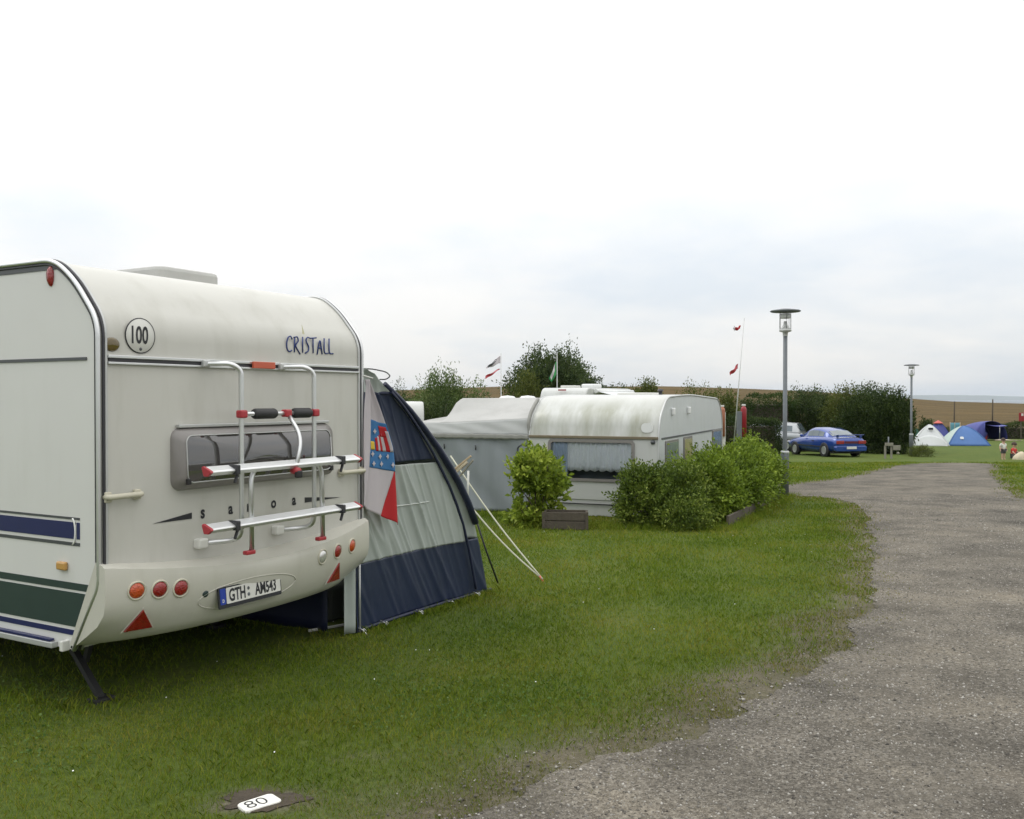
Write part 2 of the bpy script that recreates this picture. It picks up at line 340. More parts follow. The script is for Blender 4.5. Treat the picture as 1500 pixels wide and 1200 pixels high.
def groundmat(name, gravel=False):
    m, t, b = newmat(name); n_ = t.nodes.new; l = t.links.new; setin(b, Roughness=.95); b.inputs['Specular IOR Level'].default_value = .15
    co = n_('ShaderNodeTexCoord')
    def nz(s, d=5, r=.6):
        q = n_('ShaderNodeTexNoise'); q.inputs['Scale'].default_value = s; q.inputs['Detail'].default_value = d; q.inputs['Roughness'].default_value = r; l(co.outputs['Object'], q.inputs['Vector']); return q.outputs[0]
    def ramp(f, *st):
        q = n_('ShaderNodeValToRGB'); e = q.color_ramp.elements; e[0].position, e[0].color = st[0][0], (*st[0][1], 1); e[1].position, e[1].color = st[-1][0], (*st[-1][1], 1)
        for p, c in st[1:-1]: z = e.new(p); z.color = (*c, 1)
        l(f, q.inputs[0]); return q.outputs[0]
    def mix(f, a_, b_, bt='MIX'):
        q = n_('ShaderNodeMixRGB'); q.blend_type = bt
        if isinstance(f, float): q.inputs[0].default_value = f
        else: l(f, q.inputs[0])
        l(a_, q.inputs[1]); l(b_, q.inputs[2]); return q.outputs[0]
    vo = n_('ShaderNodeTexVoronoi'); vo.inputs['Scale'].default_value = 62; l(co.outputs['Object'], vo.inputs['Vector'])
    v2 = n_('ShaderNodeTexVoronoi'); v2.inputs['Scale'].default_value = 190; l(co.outputs['Object'], v2.inputs['Vector'])
    g1 = ramp(vo.outputs['Color'], (0, (.030, .028, .024)), (.5, (.116, .105, .088)), (1, (.37, .345, .30)))
    g2 = ramp(v2.outputs['Color'], (0, (.028, .026, .023)), (.5, (.108, .098, .082)), (1, (.35, .325, .28)))
    gr = mix(.5, g1, g2)
    gr = mix(ramp(nz(.55, 6), (.35, (.1, .1, .1)), (.75, (.6, .6, .6))), gr, ramp(nz(2.3, 7), (.3, (.074, .066, .053)), (.7, (.205, .184, .150))))
    gr = mix(1.0, gr, ramp(nz(1.4, 5), (.3, (.68, .68, .67)), (.5, (1, 1, 1)), (.7, (1.18, 1.16, 1.12))), 'MULTIPLY')
    gr = mix(1.0, gr, ramp(nz(.35, 3), (.35, (.82, .82, .82)), (.65, (1.12, 1.11, 1.08))), 'MULTIPLY')
    if gravel: col = gr
    else:
        grass = mix(.5, ramp(nz(1.1, 6), (.3, (.045, .078, .014)), (.5, (.078, .112, .020)), (.7, (.125, .135, .032))), ramp(nz(28, 4, .7), (.3, (.034, .058, .011)), (.7, (.135, .175, .036))))
        worn = n_('ShaderNodeAttribute'); worn.attribute_name = 'worn'
        dirt = mix(.5, ramp(nz(7, 6), (.3, (.07, .075, .026)), (.5, (.115, .105, .048)), (.7, (.15, .13, .082))), gr)
        k = n_('ShaderNodeMath'); k.operation = 'MULTIPLY_ADD'; k.use_clamp = True; l(nz(5.5, 6, .7), k.inputs[0]); k.inputs[1].default_value = 1.5; k.inputs[2].default_value = -.75
        k2 = n_('ShaderNodeMath'); k2.operation = 'ADD'; k2.use_clamp = True; l(k.outputs[0], k2.inputs[0]); l(worn.outputs['Fac'], k2.inputs[1])
        k3 = n_('ShaderNodeMath'); k3.operation = 'MULTIPLY'; k3.use_clamp = True; l(k2.outputs[0], k3.inputs[0]); l(worn.outputs['Fac'], k3.inputs[1])
        k4 = n_('ShaderNodeMath'); k4.operation = 'MULTIPLY'; k4.use_clamp = True; l(k3.outputs[0], k4.inputs[0]); k4.inputs[1].default_value = 1.6
        col = mix(k4.outputs[0], grass, dirt)
    l(col, b.inputs['Base Color'])
    bp = n_('ShaderNodeBump'); bp.inputs['Strength'].default_value = .8; bp.inputs['Distance'].default_value = .012 if gravel else .03
    l(vo.outputs['Distance'] if gravel else nz(45, 5, .7), bp.inputs['Height']); l(bp.outputs[0], b.inputs['Normal'])
    return m
# lawn sheet: uneven grid, finer in the foreground
xs = np.unique(np.concatenate([np.linspace(-150, -14, 24), np.linspace(-14, 24, 191), np.linspace(24, 160, 24)]))
ys = np.unique(np.concatenate([np.linspace(-38, 0, 10), np.linspace(0, 26, 181), np.linspace(26, 75, 60), np.linspace(75, 90, 4)]))
XX, YY = np.meshgrid(xs, ys, indexing='ij'); PV = np.stack([XX.ravel(), YY.ravel()], 1)
zz = -.02*np.minimum(PV[:, 1], 75)
ny_ = len(ys)
fc = [(i*ny_+j, (i+1)*ny_+j, (i+1)*ny_+j+1, i*ny_+j+1) for i in range(len(xs)-1) for j in range(ny_-1)]
me = bpy.data.meshes.new('lawn'); me.from_pydata(np.column_stack([PV, zz]).tolist(), [], fc)
rd = roaddist(PV); worn = np.clip(1.05-rd/.75, 0, 1)
def blob(P, x, y, rx, ry, k=1): return k*np.exp(-(((P[:, 0]-x)/rx)**2+((P[:, 1]-y)/ry)**2))
def wornspots(P): return blob(P, -1.13, 4.10, .24, .14, 1.3)+blob(P, -.72, 4.62, .20, .12, .55)+blob(P, 1.5, 5.9, .9, .45, .35)+blob(P, 2.5, 7.4, .5, .7, .35)+blob(P, -.1, 8.3, 1.3, .9, .12)
worn = np.clip(worn+wornspots(PV), 0, 1.2)
at = me.attributes.new('worn', 'FLOAT', 'POINT'); at.data.foreach_set('value', worn.astype(np.float32))
me.materials.append(groundmat('lawn_soil')); lawn = bpy.data.objects.new('lawn', me); C.objects.link(lawn); tag(lawn, 'mown green camping lawn with worn edges', kind='structure')
mb = MB(); mb.add([(p.x, p.y, -.02*p.y+.006) for p in road_edge], [tuple(range(len(road_edge)))])
road = mb.build('gravel_road', groundmat('gravel', True)); tag(road, 'grey gravel track curving past the lawn', kind='structure')

# wheat field hill, sea and far coast
def crest(px):
    k = [(-900, 578), (400, 575), (590, 571.5), (724, 566.5), (974, 566), (1088, 569), (1170, 572.5), (1260, 579), (1340, 584.5), (1394, 588), (1500, 591.5), (1800, 596), (2600, 602)]
    return float(np.interp(px, [q[0] for q in k], [q[1] for q in k]))
CY = 215.
def field(u, v):
    y = 78+(CY-78)*min(v/.8, 1)+max(0, v-.8)/.2*70
    px = -900+3500*u; x = (px-750)/FPX*y
    top = EYE-(crest(px)-HOR)/FPX*CY
    t = min(v/.8, 1); s = t*t*(3-2*t)*.55+t*.45
    z = -1.49+(top+1.49)*s+.12*mnoise.noise(Vector((x*.05, y*.05, 0)))*t
    if v > .8: z = top-30*((v-.8)/.2)**2
    return Vector((x, y, z))
mf, t, b = newmat('wheat'); n_ = t.nodes.new; l = t.links.new; setin(b, Roughness=.9); b.inputs['Specular IOR Level'].default_value = .1
co = n_('ShaderNodeTexCoord'); mp = n_('ShaderNodeMapping'); mp.inputs['Scale'].default_value = (.03, .16, .2); l(co.outputs['Object'], mp.inputs[0])
q1 = n_('ShaderNodeTexNoise'); q1.inputs['Scale'].default_value = 1.6; q1.inputs['Detail'].default_value = 8; l(mp.outputs[0], q1.inputs['Vector'])
q2 = n_('ShaderNodeTexNoise'); q2.inputs['Scale'].default_value = 3; q2.inputs['Detail'].default_value = 6; l(co.outputs['Object'], q2.inputs['Vector'])
r1 = n_('ShaderNodeValToRGB'); r1.color_ramp.elements[0].position = .32; r1.color_ramp.elements[1].position = .68; r1.color_ramp.elements[0].color = (.075, .055, .022, 1); r1.color_ramp.elements[1].color = (.125, .086, .036, 1); l(q1.outputs[0], r1.inputs[0])
r2 = n_('ShaderNodeMixRGB'); r2.blend_type = 'OVERLAY'; r2.inputs[0].default_value = .5; l(r1.outputs[0], r2.inputs[1]); l(q2.outputs[0], r2.inputs[2]); l(r2.outputs[0], b.inputs['Base Color'])
bp = n_('ShaderNodeBump'); bp.inputs['Distance'].default_value = .3; l(q2.outputs[0], bp.inputs['Height']); l(bp.outputs[0], b.inputs['Normal'])
tag(MB().grid(field, 90, 50).build('wheat_field', mf), 'brown ripe grain field rising behind the campsite', kind='structure')
msea, t, b = newmat('sea_water'); setin(b, Roughness=.35, **{'Base Color': (.03, .055, .07, 1)}); b.inputs['IOR'].default_value = 1.33
q = t.nodes.new('ShaderNodeTexNoise'); q.inputs['Scale'].default_value = .05; q.inputs['Detail'].default_value = 6; t.links.new(t.nodes.new('ShaderNodeTexCoord').outputs['Object'], q.inputs['Vector'])
bp = t.nodes.new('ShaderNodeBump'); bp.inputs['Strength'].default_value = .5; bp.inputs['Distance'].default_value = 2; t.links.new(q.outputs[0], bp.inputs['Height']); t.links.new(bp.outputs[0], b.inputs['Normal'])
tag(MB().grid(lambda u, v: Vector((-16000+34000*u, 240+17800*v, -24)), 8, 8, False).build('sea', msea), 'pale grey sea beyond the field', kind='structure')
def coast(u, v):
    x = -15000+32000*u; y = 14500+3000*v
    h = 74+34*mnoise.noise(Vector((x*.0006, 3, 0)))+16*mnoise.noise(Vector((x*.0021, 8, 0)))
    return Vector((x, y, -26+max(0, math.sin(min(v*2.2, 1)*math.pi/2))*h))
tag(MB().grid(coast, 160, 10).build('far_coast', mat('far_coast_land', (.07, .09, .06), .95, var=.4, scale=.002)), 'low far-off coast across the sea', kind='structure')
# the air
mh = bpy.data.materials.new('haze_air'); mh.use_nodes = True; t = mh.node_tree; t.nodes.clear(); o_ = t.nodes.new('ShaderNodeOutputMaterial'); pv = t.nodes.new('ShaderNodeVolumePrincipled')
pv.inputs['Color'].default_value = (.80, .88, .97, 1); pv.inputs['Density'].default_value = .00006; pv.inputs['Anisotropy'].default_value = .2; t.links.new(pv.outputs[0], o_.inputs['Volume'])
tag(MB().box((1000, 8700, 50), (35000, 19400, 170)).build('haze', mh), 'thin sea haze in the air', kind='stuff')

# ------------------------------------------------------------------ text
def text_obj(s, name, h, mt, parent, Mx, sx=1.0, bold=0.0, depth=.001):
    cu = bpy.data.curves.new('t', 'FONT'); cu.body = s; cu.size = 1; cu.align_x = 'CENTER'; cu.align_y = 'CENTER'; cu.offset = bold; cu.resolution_u = 3
    o = bpy.data.objects.new('t', cu); C.objects.link(o); bpy.context.view_layer.update()
    me = bpy.data.meshes.new_from_object(o.evaluated_get(bpy.context.evaluated_depsgraph_get())); bpy.data.objects.remove(o)
    vs = np.empty(len(me.vertices)*3, np.float32); me.vertices.foreach_get('co', vs); vs = vs.reshape(-1, 3)
    lo, hi = vs.min(0), vs.max(0); c = (lo+hi)/2; k = h/(hi[1]-lo[1])
    vs = (vs-c)*k; vs[:, 0] *= sx; vs[:, 2] = 0
    me.vertices.foreach_set('co', vs.ravel()); me.transform(Mx); me.materials.clear(); me.materials.append(mt); me.name = name
    o = bpy.data.objects.new(name, me); C.objects.link(o); o.parent = parent
    return o
def basis(o, x, y, z):          # matrix from axes
    m_ = Matrix((Vector(x).normalized(), Vector(y).normalized(), Vector(z).normalized())).transposed().to_4x4(); m_.translation = Vector(o); return m_
REARX = lambda p: basis(p, (1, 0, 0), (0, 0, 1), (0, -1, 0))      # a label facing local -y

# ================================================================== the big caravan
F1 = Frame(-2.296, 5.16, -.103, math.degrees(math.atan2(.870, .494)))
W1, LEN1 = 2.3, 5.3
car1 = fthing('caravan', 'large cream caravan with folded bicycle rack and number plate GTH AM543', 'caravan', F1)
prof = fillet([(.225, .372), (.0, .757), (.0, 2.24), (.20, 2.475), (.38, 2.60), (LEN1-.5, 2.60), (LEN1-.12, 2.2), (LEN1, 1.2), (LEN1-.1, .375)], [0, .05, .10, .10, .10, .3, .3, .3, 0], 7)
mb = MB(); n = len(prof)
mb.add([(x, y, z) for x in (.004, W1-.004) for y, z in prof], [(i, i+1, n+i+1, n+i) for i in range(n-1)], True)
mb.build('body_shell', M['cream'], car1)
MB().box((W1/2, LEN1/2+.08, .385), (W1-.03, LEN1-.36, .02)).build('floor', M['black'], car1)
for x, s_ in ((0, -1), (W1, 1)):
    mb = MB(); mb.prism([(x, y, z) for y, z in prof], (-.012*s_, 0, 0)); mb.build('side_wall', M['sidew'], car1)
    pp = [Vector((x+.004*s_, y, z)) for y, z in prof]
    tr = MB().tube(pp, .014, 8).build('edge_trim', M['alu'], car1)
    def offs(k, dx):
        o_ = []
        for i, (y, z) in enumerate(prof):
            a, b_ = Vector(prof[max(i-1, 0)]), Vector(prof[min(i+1, n-1)]); t_ = (b_-a).normalized(); o_.append(Vector((x+dx, y-t_.y*k, z+t_.x*k)))
        return o_
    MB().tube(offs(.007, -.024*s_), .009, 6).build('trim_seal', M['darkstrip'], tr)
    MB().tube(offs(.006, -.040*s_), .010, 6).build('trim_bead', M['aludull'], tr)
    MB().tube(offs(-.022, .006*s_), .006, 6).build('trim_line', M['darkstrip'], tr)
# side wall lines and stripes (left side, x = 0)
def sideband(name, z0, z1, y0, y1, m_, th=.003, z0b=None, z1b=None, parent=car1):
    mb = MB(); mb.prism([(-.0005, y0, z0), (-.0005, y1, z0 if z0b is None else z0b), (-.0005, y1, z1 if z1b is None else z1b), (-.0005, y0, z1)], (-th, 0, 0)); return mb.build(name, m_, parent)
sideband('joint_strip', 2.018, 2.036, .10, LEN1-.2, M['greydecal'], .006)
sideband('roof_band', 2.545, 2.592, .36, LEN1-.5, M['greydecal'], .004)
for z0, z1, m_, y0 in ((1.115, 1.128, 'greydecal', .17), (1.005, 1.10, 'navy', .205), (.966, .985, 'greydecal', .17)):
    sideband('stripe', z0, z1, y0, LEN1-.3, M[m_])
mb = MB(); mb.tube([(-.004, .235+.03*math.cos(R(q))*-1, 1.047+.075*math.sin(R(q))) for q in range(-80, 81, 20)], .006, 5); mb.build('stripe_end_ring', M['decalw'], car1)
sideband('stripe', 1.005, 1.10, .17, .196, M['navy'])
sideband('stripe', .715, .755, .045, LEN1-.3, M['dgreen'], z0b=.715)
sideband('stripe', .505, .700, .075, LEN1-.3, M['dgreen'])
sideband('stripe', .455, .485, .165, LEN1-.3, M['navy'])
rl = MB().box((-.02, LEN1/2+.1, .385), (.04, LEN1-.55, .035)).build('side_skirt_rail', M['aludull'], car1, bevel=.005)
MB().box((-.022, LEN1/2+.1, .412), (.03, LEN1-.6, .012)).build('rail_bead', M['navy'], rl)
MB().box((-.02, .285, .393), (.05, .03, .06)).build('rail_end_cap', M['whiteplast'], rl, bevel=.006)
p = F1.side(76, 405); MB().lathe([(0, .022), (.018, .02), (.03, .008), (.032, 0)], 14, basis((-.002, p.y, p.z), (0, 1, 0), (0, 0, 1), (-1, 0, 0)) @ Matrix.Diagonal((.9, 1.9, 1, 1))).build('clearance_lamp', M['lens_red'], car1)
p = F1.side(92, 829); MB().box((-.012, p.y, p.z), (.024, .085, .05)).build('side_marker_lamp', M['amber'], car1, bevel=.01)
# rear rail
mb = MB(); mb.box((W1/2, -.008, 2.040), (W1-.10, .02, .018)); mb.box((W1/2, -.008, 2.003), (W1-.10, .022, .014)); rr = mb.build('rear_rail', M['alu'], car1, bevel=.003)
MB().box((W1/2, -.003, 2.022), (W1-.12, .012, .024)).build('rail_groove', M['darkstrip'], rr)
# badges
def on_rear(px, py, v=0): return F1.at(px, py, v)
c_ = Vector((.272, -.002, 2.168))
mb = MB(); mb.lathe([(0, .004), (.100, .004), (.103, 0)], 40, REARX(c_)); sg = mb.build('speed_sign', M['plate'], car1)
MB().lathe([(.098, .0045), (.103, .0046), (.104, .001)], 40, REARX(c_)).build('sign_rim', M['ink'], sg)
text_obj('100', 'sign_number', .105, M['ink'], sg, REARX(c_+Vector((-.004, -.006, .004))), .62, .022)
MB().lathe([(0, .002), (.009, .002), (.01, 0)], 12, REARX(c_+Vector((0, -.005, -.078)))).build('sign_seal', M['greydecal'], sg)
MB().lathe([(0, .010), (.035, .009), (.048, .005), (.052, 0)], 20, REARX(Vector((.082, -.002, 2.108))) @ Matrix.Diagonal((1.0, .78, 1, 1))).build('rear_marker_lamp', mat('dark_amber', (.10, .07, .015), .15, coat=.6), car1)
# brush lettering CRISTALL
GL = {'C': [[(.95, .8), (.75, 1), (.35, .95), (.05, .55), (.15, .15), (.5, 0), (.9, .12)]], 'R': [[(.1, 0), (.15, .98)], [(.0, .92), (.6, 1), (.8, .72), (.2, .45), (1.05, -.1)]], 'I': [[(.3, 0), (.3, 1)]],
      'S': [[(1, .95), (.5, 1), (.2, .8), (.75, .4), (.7, .12), (.1, -.04)]], 'T': [[(-.15, .93), (1.0, 1)], [(.45, 0), (.42, .97)]], 'A': [[(.0, -.08), (.5, .95), (.9, -.05)], [(.15, .35), (.8, .36)]], 'L': [[(.2, 1), (.2, 0), (.95, .03)]]}
u0, u1 = on_rear(419, 499).x, on_rear(491, 499).x; cw = (u1-u0)/7.2; x = u0; mb = MB()
for ch, adv in zip('CRISTALL', (1.05, 1.0, .5, .9, .95, .9, .75, .9)):
    for st in GL[ch]:
        st2 = fillet([Vector((q[0], q[1], 0)) for q in st], .3, 4); zb = 2.185+.012*(x-u0)
        mb.tube([(x+q[0]*cw*.85, -.003, zb-.058+q[1]*.112) for q in st2], .0055, 5)
    x += adv*cw
mb.build('brand_lettering', mat('blue_lettering', (.025, .045, .17), .4), car1)
mb = MB(); mb.prism([(u0+2.3*cw, -.001, 2.26), (u0+2.6*cw, -.001, 2.26), (u0+2.2*cw, -.001, 2.325)], (0, -.002, 0)); mb.build('brand_spark', mat('pale_gold', (.6, .58, .38), .5), car1)
for ch, px, py in (('s', 296, 752), ('a', 337, 749), ('r', 364, 745), ('o', 400, 741), ('a', 430, 737)):
    p = on_rear(px, py); text_obj(ch, 'model_letter', .055 if ch != 's' else .058, M['ink'], car1, REARX((p.x, -.003, 1.082)), .85, .03)
mb = MB(); mb.prism([(.36, -.0005, 1.065), (.645, -.0005, 1.062), (.645, -.0005, 1.10)], (0, -.003, 0)); mb.build('wedge_stripe', M['ink'], car1)
mb = MB(); mb.prism([(2.04, -.0005, 1.065), (1.66, -.0005, 1.062), (1.66, -.0005, 1.10)], (0, -.003, 0)); mb.build('wedge_stripe', M['ink'], car1)
# rear window, hinged at the top and bulging outwards
wc, wz, ww, wh = 1.205, 1.435, 1.44, .385
def winy(z): return -.030-.035*(1-((z-wz+.06)/(wh/2+.07))**2)
def ringgrid(outer, inner, yo, yi):
    mb = MB(); n = len(outer); mb.add([(wc+a_, yo(wz+b_), wz+b_) for a_, b_ in outer]+[(wc+a_, yi(wz+b_), wz+b_) for a_, b_ in inner], [(i, (i+1) % n, n+(i+1) % n, n+i) for i in range(n)], True); return mb
o1, o2, o3, o4 = (rrect(ww, wh, .07, 6), rrect(ww-.02, wh-.02, .065, 6), rrect(ww-.13, wh-.10, .05, 6), rrect(ww-.16, wh-.12, .045, 6))
mb = ringgrid(o1, o2, lambda z: 0, lambda z: winy(z)*.8); mb.v += (m2 := ringgrid(o2, o3, lambda z: winy(z)*.8, lambda z: winy(z)-.012)).v; k = len(mb.v)-len(m2.v); mb.f += [tuple(i+k for i in f) for f in m2.f]; mb.sm += m2.sm
wn = mb.build('rear_window', M['smokedframe'], car1, weld=True)
mb = MB(); n4 = len(o3); rows = [(s_, [(wc+a_*s_, winy(wz+b_*s_)-.012-.02*(1-s_*s_), wz+b_*s_) for a_, b_ in o3]) for s_ in (1, .8, .55, .3, .05)]
mb.add([q for _, r_ in rows for q in r_], [(i*n4+j, i*n4+(j+1) % n4, (i+1)*n4+(j+1) % n4, (i+1)*n4+j) for i in range(4) for j in range(n4)]+[tuple(4*n4+j for j in range(n4))], True)
mb.build('window_pane', M['smoked'], wn, weld=True)
MB().tube([(wc+a_, winy(wz+b_)-.015, wz+b_) for a_, b_ in o3+o3[:1]], .004, 5).build('pane_bead', M['aludull'], wn)
MB().box((wc, -.02, wz+wh/2+.008), (ww-.08, .03, .02)).build('window_hinge_rail', M['aludull'], wn, bevel=.004)
for x in (.55, 1.85): MB().box((wc-.65 if x < 1 else wc+.65, winy(wz-.15)-.018, wz-.135), (.03, .02, .035)).build('window_catch', M['black'], wn, bevel=.004)
# grab handles
for u_a, u_b in ((.03, .25), (2.03, 2.285)):
    mb = MB(); mb.tube(fillet([Vector((u_a, 0, 1.252)), Vector((u_a, -.045, 1.252)), Vector((u_b, -.045, 1.252)), Vector((u_b, 0, 1.252))], .02, 4), .017, 8); h = mb.build('grab_handle', M['plast'], car1)
    for q in (u_a+.012, u_b-.012): MB().box((q, -.012, 1.25), (.045, .024, .06)).build('handle_foot', M['plast'], h, bevel=.006)
# bumper
def bsec(u):
    q = (u-W1/2)/(W1/2); b_ = .055+.15*(1-q*q); zi = .89-.095*(1-q*q); e_ = abs(q)**5
    return [(.02, zi), (-b_*.5, zi-.012), (-b_, zi-.028), (-b_-.003, zi-.050), (-b_-.009, .735), (-b_-.004, .66), (-b_+.008, .60), (-b_+.032+.03*e_, .53), (-b_+.065+.09*e_, .465), (-b_+.11+.13*e_, .408), (-b_+.15+.13*e_, .395), (.25, .40)]
def bv(u, z):
    s_ = bsec(u)[3:11]; zz_ = [q[1] for q in s_][::-1]; vv_ = [q[0] for q in s_][::-1]; return float(np.interp(z, zz_, vv_))
us = [-.012+(W1+.024)*i/48 for i in range(49)]; mb = MB(); ns = 12
for r0, r1 in ((0, 3), (2, 12)):
    m_ = r1-r0; mb.add([(u_, v_, z_) for u_ in us for v_, z_ in bsec(min(max(u_, 0), W1))[r0:r1]], [(i*m_+j, (i+1)*m_+j, (i+1)*m_+j+1, i*m_+j+1) for i in range(48) for j in range(m_-1)], True)
for u_ in (us[0], us[-1]): mb.add([(u_, v_, z_) for v_, z_ in bsec(min(max(u_, 0), W1))], [tuple(range(12))])
bm_ = mb.build('bumper', M['bump'], car1)
def on_bumper(px, py):
    v_ = -.1
    for _ in range(8): p = F1.at(px, py, v_); v_ = bv(p.x, p.z)
    p = Vector((p.x, bv(p.x, p.z), p.z)); e_ = .02
    tu = Vector((2*e_, bv(p.x+e_, p.z)-bv(p.x-e_, p.z), 0)).normalized(); tz = Vector((0, bv(p.x, p.z+e_)-bv(p.x, p.z-e_), 2*e_)).normalized()
    n_v = tu.cross(tz).normalized()
    return p, basis(p, tu, n_v.cross(tu), n_v)
for px, py, m_ in ((199, 866, 'lens_or'), (233, 864, 'lens_red'), (264, 862, 'lens_red'), (472, 816, 'lens_clear'), (494, 808, 'lens_red'), (515, 800, 'lens_or')):
    p, mm = on_bumper(px, py)
    lp = MB().lathe([(.056, -.004), (.056, .004), (.050, .008), (.045, .003)], 24, mm).build('lamp_ring', M['plast'], bm_)
    MB().lathe([(0, .016), (.018, .015), (.034, .011), (.042, .005), (.047, -.002)], 24, mm).build('tail_lamp', M[m_], bm_)
for px, py in ((204, 908), (491, 838)):
    p, mm = on_bumper(px, py); tri = [(-.085, -.072), (.085, -.072), (.0, .075)]
    mb = MB(); mb.prism([mm @ Vector((a_, b_, .0)) for a_, b_ in tri], (mm.to_3x3() @ Vector((0, 0, .012)))); mb.build('triangle_reflector', M['lens_red'], bm_, bevel=.004)
    mb = MB(); mb.prism([mm @ Vector((a_*1.16, b_*1.16-.002, -.004)) for a_, b_ in tri], (mm.to_3x3() @ Vector((0, 0, .006)))); mb.build('reflector_seat', M['bump'], bm_, bevel=.004)
p, mm = on_bumper(300, 871); MB().lathe([(0, .004), (.018, .004), (.022, 0)], 14, mm).build('bumper_plug', M['dgreen'], bm_)
p, mm = on_bumper(364, 867); p = mm.translation.copy()
mm = basis(p, (1, 0, 0), (0, .10, 1), (0, -1, .10)) @ Matrix.Translation((0, 0, .012))
ub, zb_ = p.x+.02, p.z
def rec(r_, t_, o_=.003): u_, z_ = ub+.40*r_*math.cos(t_), zb_+.088*r_*math.sin(t_); return Vector((u_, bv(u_, z_)-o_, z_))
rc = MB().tube([rec(1, 2*math.pi*k/48, .001) for k in range(49)], .0035, 6).build('plate_recess_rim', M['bump'], bm_)
mb = MB(); mb.prism([mm @ Vector((a_, b_, -.004)) for a_, b_ in rrect(.535, .130, .008, 2)], mm.to_3x3() @ Vector((0, 0, .009))); pl = mb.build('number_plate', M['ink'], bm_)
mb = MB(); mb.prism([mm @ Vector((a_, b_, .004)) for a_, b_ in rrect(.465, .098, .006, 2, .027, .008)], mm.to_3x3() @ Vector((0, 0, .003))); mb.build('plate_face', M['plate'], bm_)
mb = MB(); mb.prism([mm @ Vector((a_, b_, .004)) for a_, b_ in rrect(.045, .098, .006, 2, -.233, .008)], mm.to_3x3() @ Vector((0, 0, .003))); mb.build('plate_country_band', M['eublue'], bm_)
text_obj('GTH', 'plate_letters', .080, M['ink'], bm_, mm @ Matrix.Translation((-.118, .009, .0085)), .64, .03)
text_obj('AM543', 'plate_letters', .080, M['ink'], bm_, mm @ Matrix.Translation((.125, .009, .0085)), .60, .03)
MB().lathe([(0, .001), (.011, .001), (.012, 0)], 14, mm @ Matrix.Translation((-.022, -.012, .0075))).build('plate_seal', M['galv'], bm_)
MB().lathe([(0, .001), (.010, .001), (.011, 0)], 14, mm @ Matrix.Translation((-.022, .026, .0075))).build('plate_seal', M['greydecal'], bm_)
text_obj('D', 'country_letter', .02, M['decalw'], bm_, mm @ Matrix.Translation((-.233, -.018, .0085)), .8, .02)
# bicycle rack: two uprights, a folded platform of U tube and two wheel rails
uA, uB = .865, 1.535
mb = MB()
for u_ in (uA, uB):
    mb.tube(fillet([Vector((u_-.12, -.012, 2.02)), Vector((u_-.10, -.05, 2.02)), Vector((u_-.05, -.17, 2.02)), Vector((u_, -.20, 1.98)), Vector((u_, -.20, 1.05)), Vector((u_+.0, -.19, .93)), Vector((u_-.03, -.10, .905)), Vector((u_-.16, -.02, .905))], .07, 5), .0165, 10)
mb.tube([(uA, -.20, 1.706), (uB, -.20, 1.706)], .014, 10)
x0, x1 = .845, 1.495
mb.tube(fillet([Vector((x0-.01, -.315, .86)), Vector((x0, -.30, 1.385)), Vector((x1, -.30, 1.385)), Vector((x1-.005, -.315, .86))], .12, 7), .0165, 10)
rk = mb.build('bike_rack', M['alu'], car1)
p0, p1, p2 = Vector((1.27, -.21, 1.70)), F1.at(442, 640, -.33), F1.at(433, 690, -.36)
MB().tube(fillet([p0, p1, p2], .1, 6), .014, 10).build('frame_arm', M['alu'], rk)
MB().lathe([(0, -.03), (.022, -.03), (.026, 0), (.022, .03), (0, .03)], 12, basis(p2, (1, 0, 0), (0, 0, 1), (0, -1, 0))).build('arm_clamp', M['red'], rk)
MB().box(p2+Vector((.005, -.02, -.02)), (.055, .03, .05)).build('clamp_jaw', M['black'], rk, bevel=.01)
for a_, b_ in ((.965, 1.165), (1.325, 1.50)):
    MB().lathe([(.012, 0), (.028, .004), (.034, .018), (.034, b_-a_-.018), (.028, b_-a_-.004), (.012, b_-a_)], 16, basis((a_, -.20, 1.706), (0, 0, 1), (0, 1, 0), (1, 0, 0))).build('foam_grip', M['black'], rk)
for u_ in (uA, uB, 1.262): MB().box((u_, -.205, 1.706), (.055, .055, .05)).build('clamp', M['red'], rk, bevel=.01)
for z_, v_ in ((1.378, -.335), (1.042, -.335)):
    mb = MB(); sec = [(-.030, .028), (.028, .004), (.033, -.006), (.025, -.012), (.008, -.026), (-.024, -.026), (-.040, .020)]
    mb.prism([(.475, v_-a_-.01, z_+b_) for a_, b_ in sec], (1.345, 0, 0)); wr = mb.build('wheel_rail', M['brightalu'], rk, bevel=.003)
    for u_ in (.462, 1.832): MB().prism([(u_-.010, v_-a_*1.1-.01, z_+b_*1.1) for a_, b_ in sec], (.020, 0, 0)).build('rail_end_cap', M['red'], rk, bevel=.003)
    for u_ in (.66, 1.63):
        mb = MB(); mb.box((u_, v_-.012, z_), (.032, .085, .058)); mb.box((u_+.012, v_-.02, z_-.05), (.014, .02, .07), Matrix.Rotation(.4, 3, 'Y')); mb.build('wheel_strap', M['darkstrip'], rk, bevel=.006)
for u_ in (x0-.01, x1-.005): MB().box((u_-.02, -.315, .855), (.075, .04, .025)).build('tube_foot', M['red'], rk, bevel=.006)
for u_ in (uA-.17, uB-.17): MB().box((u_, -.025, .905), (.075, .06, .06)).build('wall_mount', M['whiteplast'], rk, bevel=.01)
for u_ in (uA-.125, uB-.125): MB().box((u_, -.022, 2.022), (.055, .035, .05)).build('rail_hook', M['aludull'], rk, bevel=.01)
MB().box((1.235, -.028, 2.026), (.20, .02, .045)).build('reflector_strip', M['orange_red'], rk, bevel=.004)
MB().box((1.20, -.322, 1.386), (.11, .008, .02)).build('rack_sticker', M['orange_red'], rk)
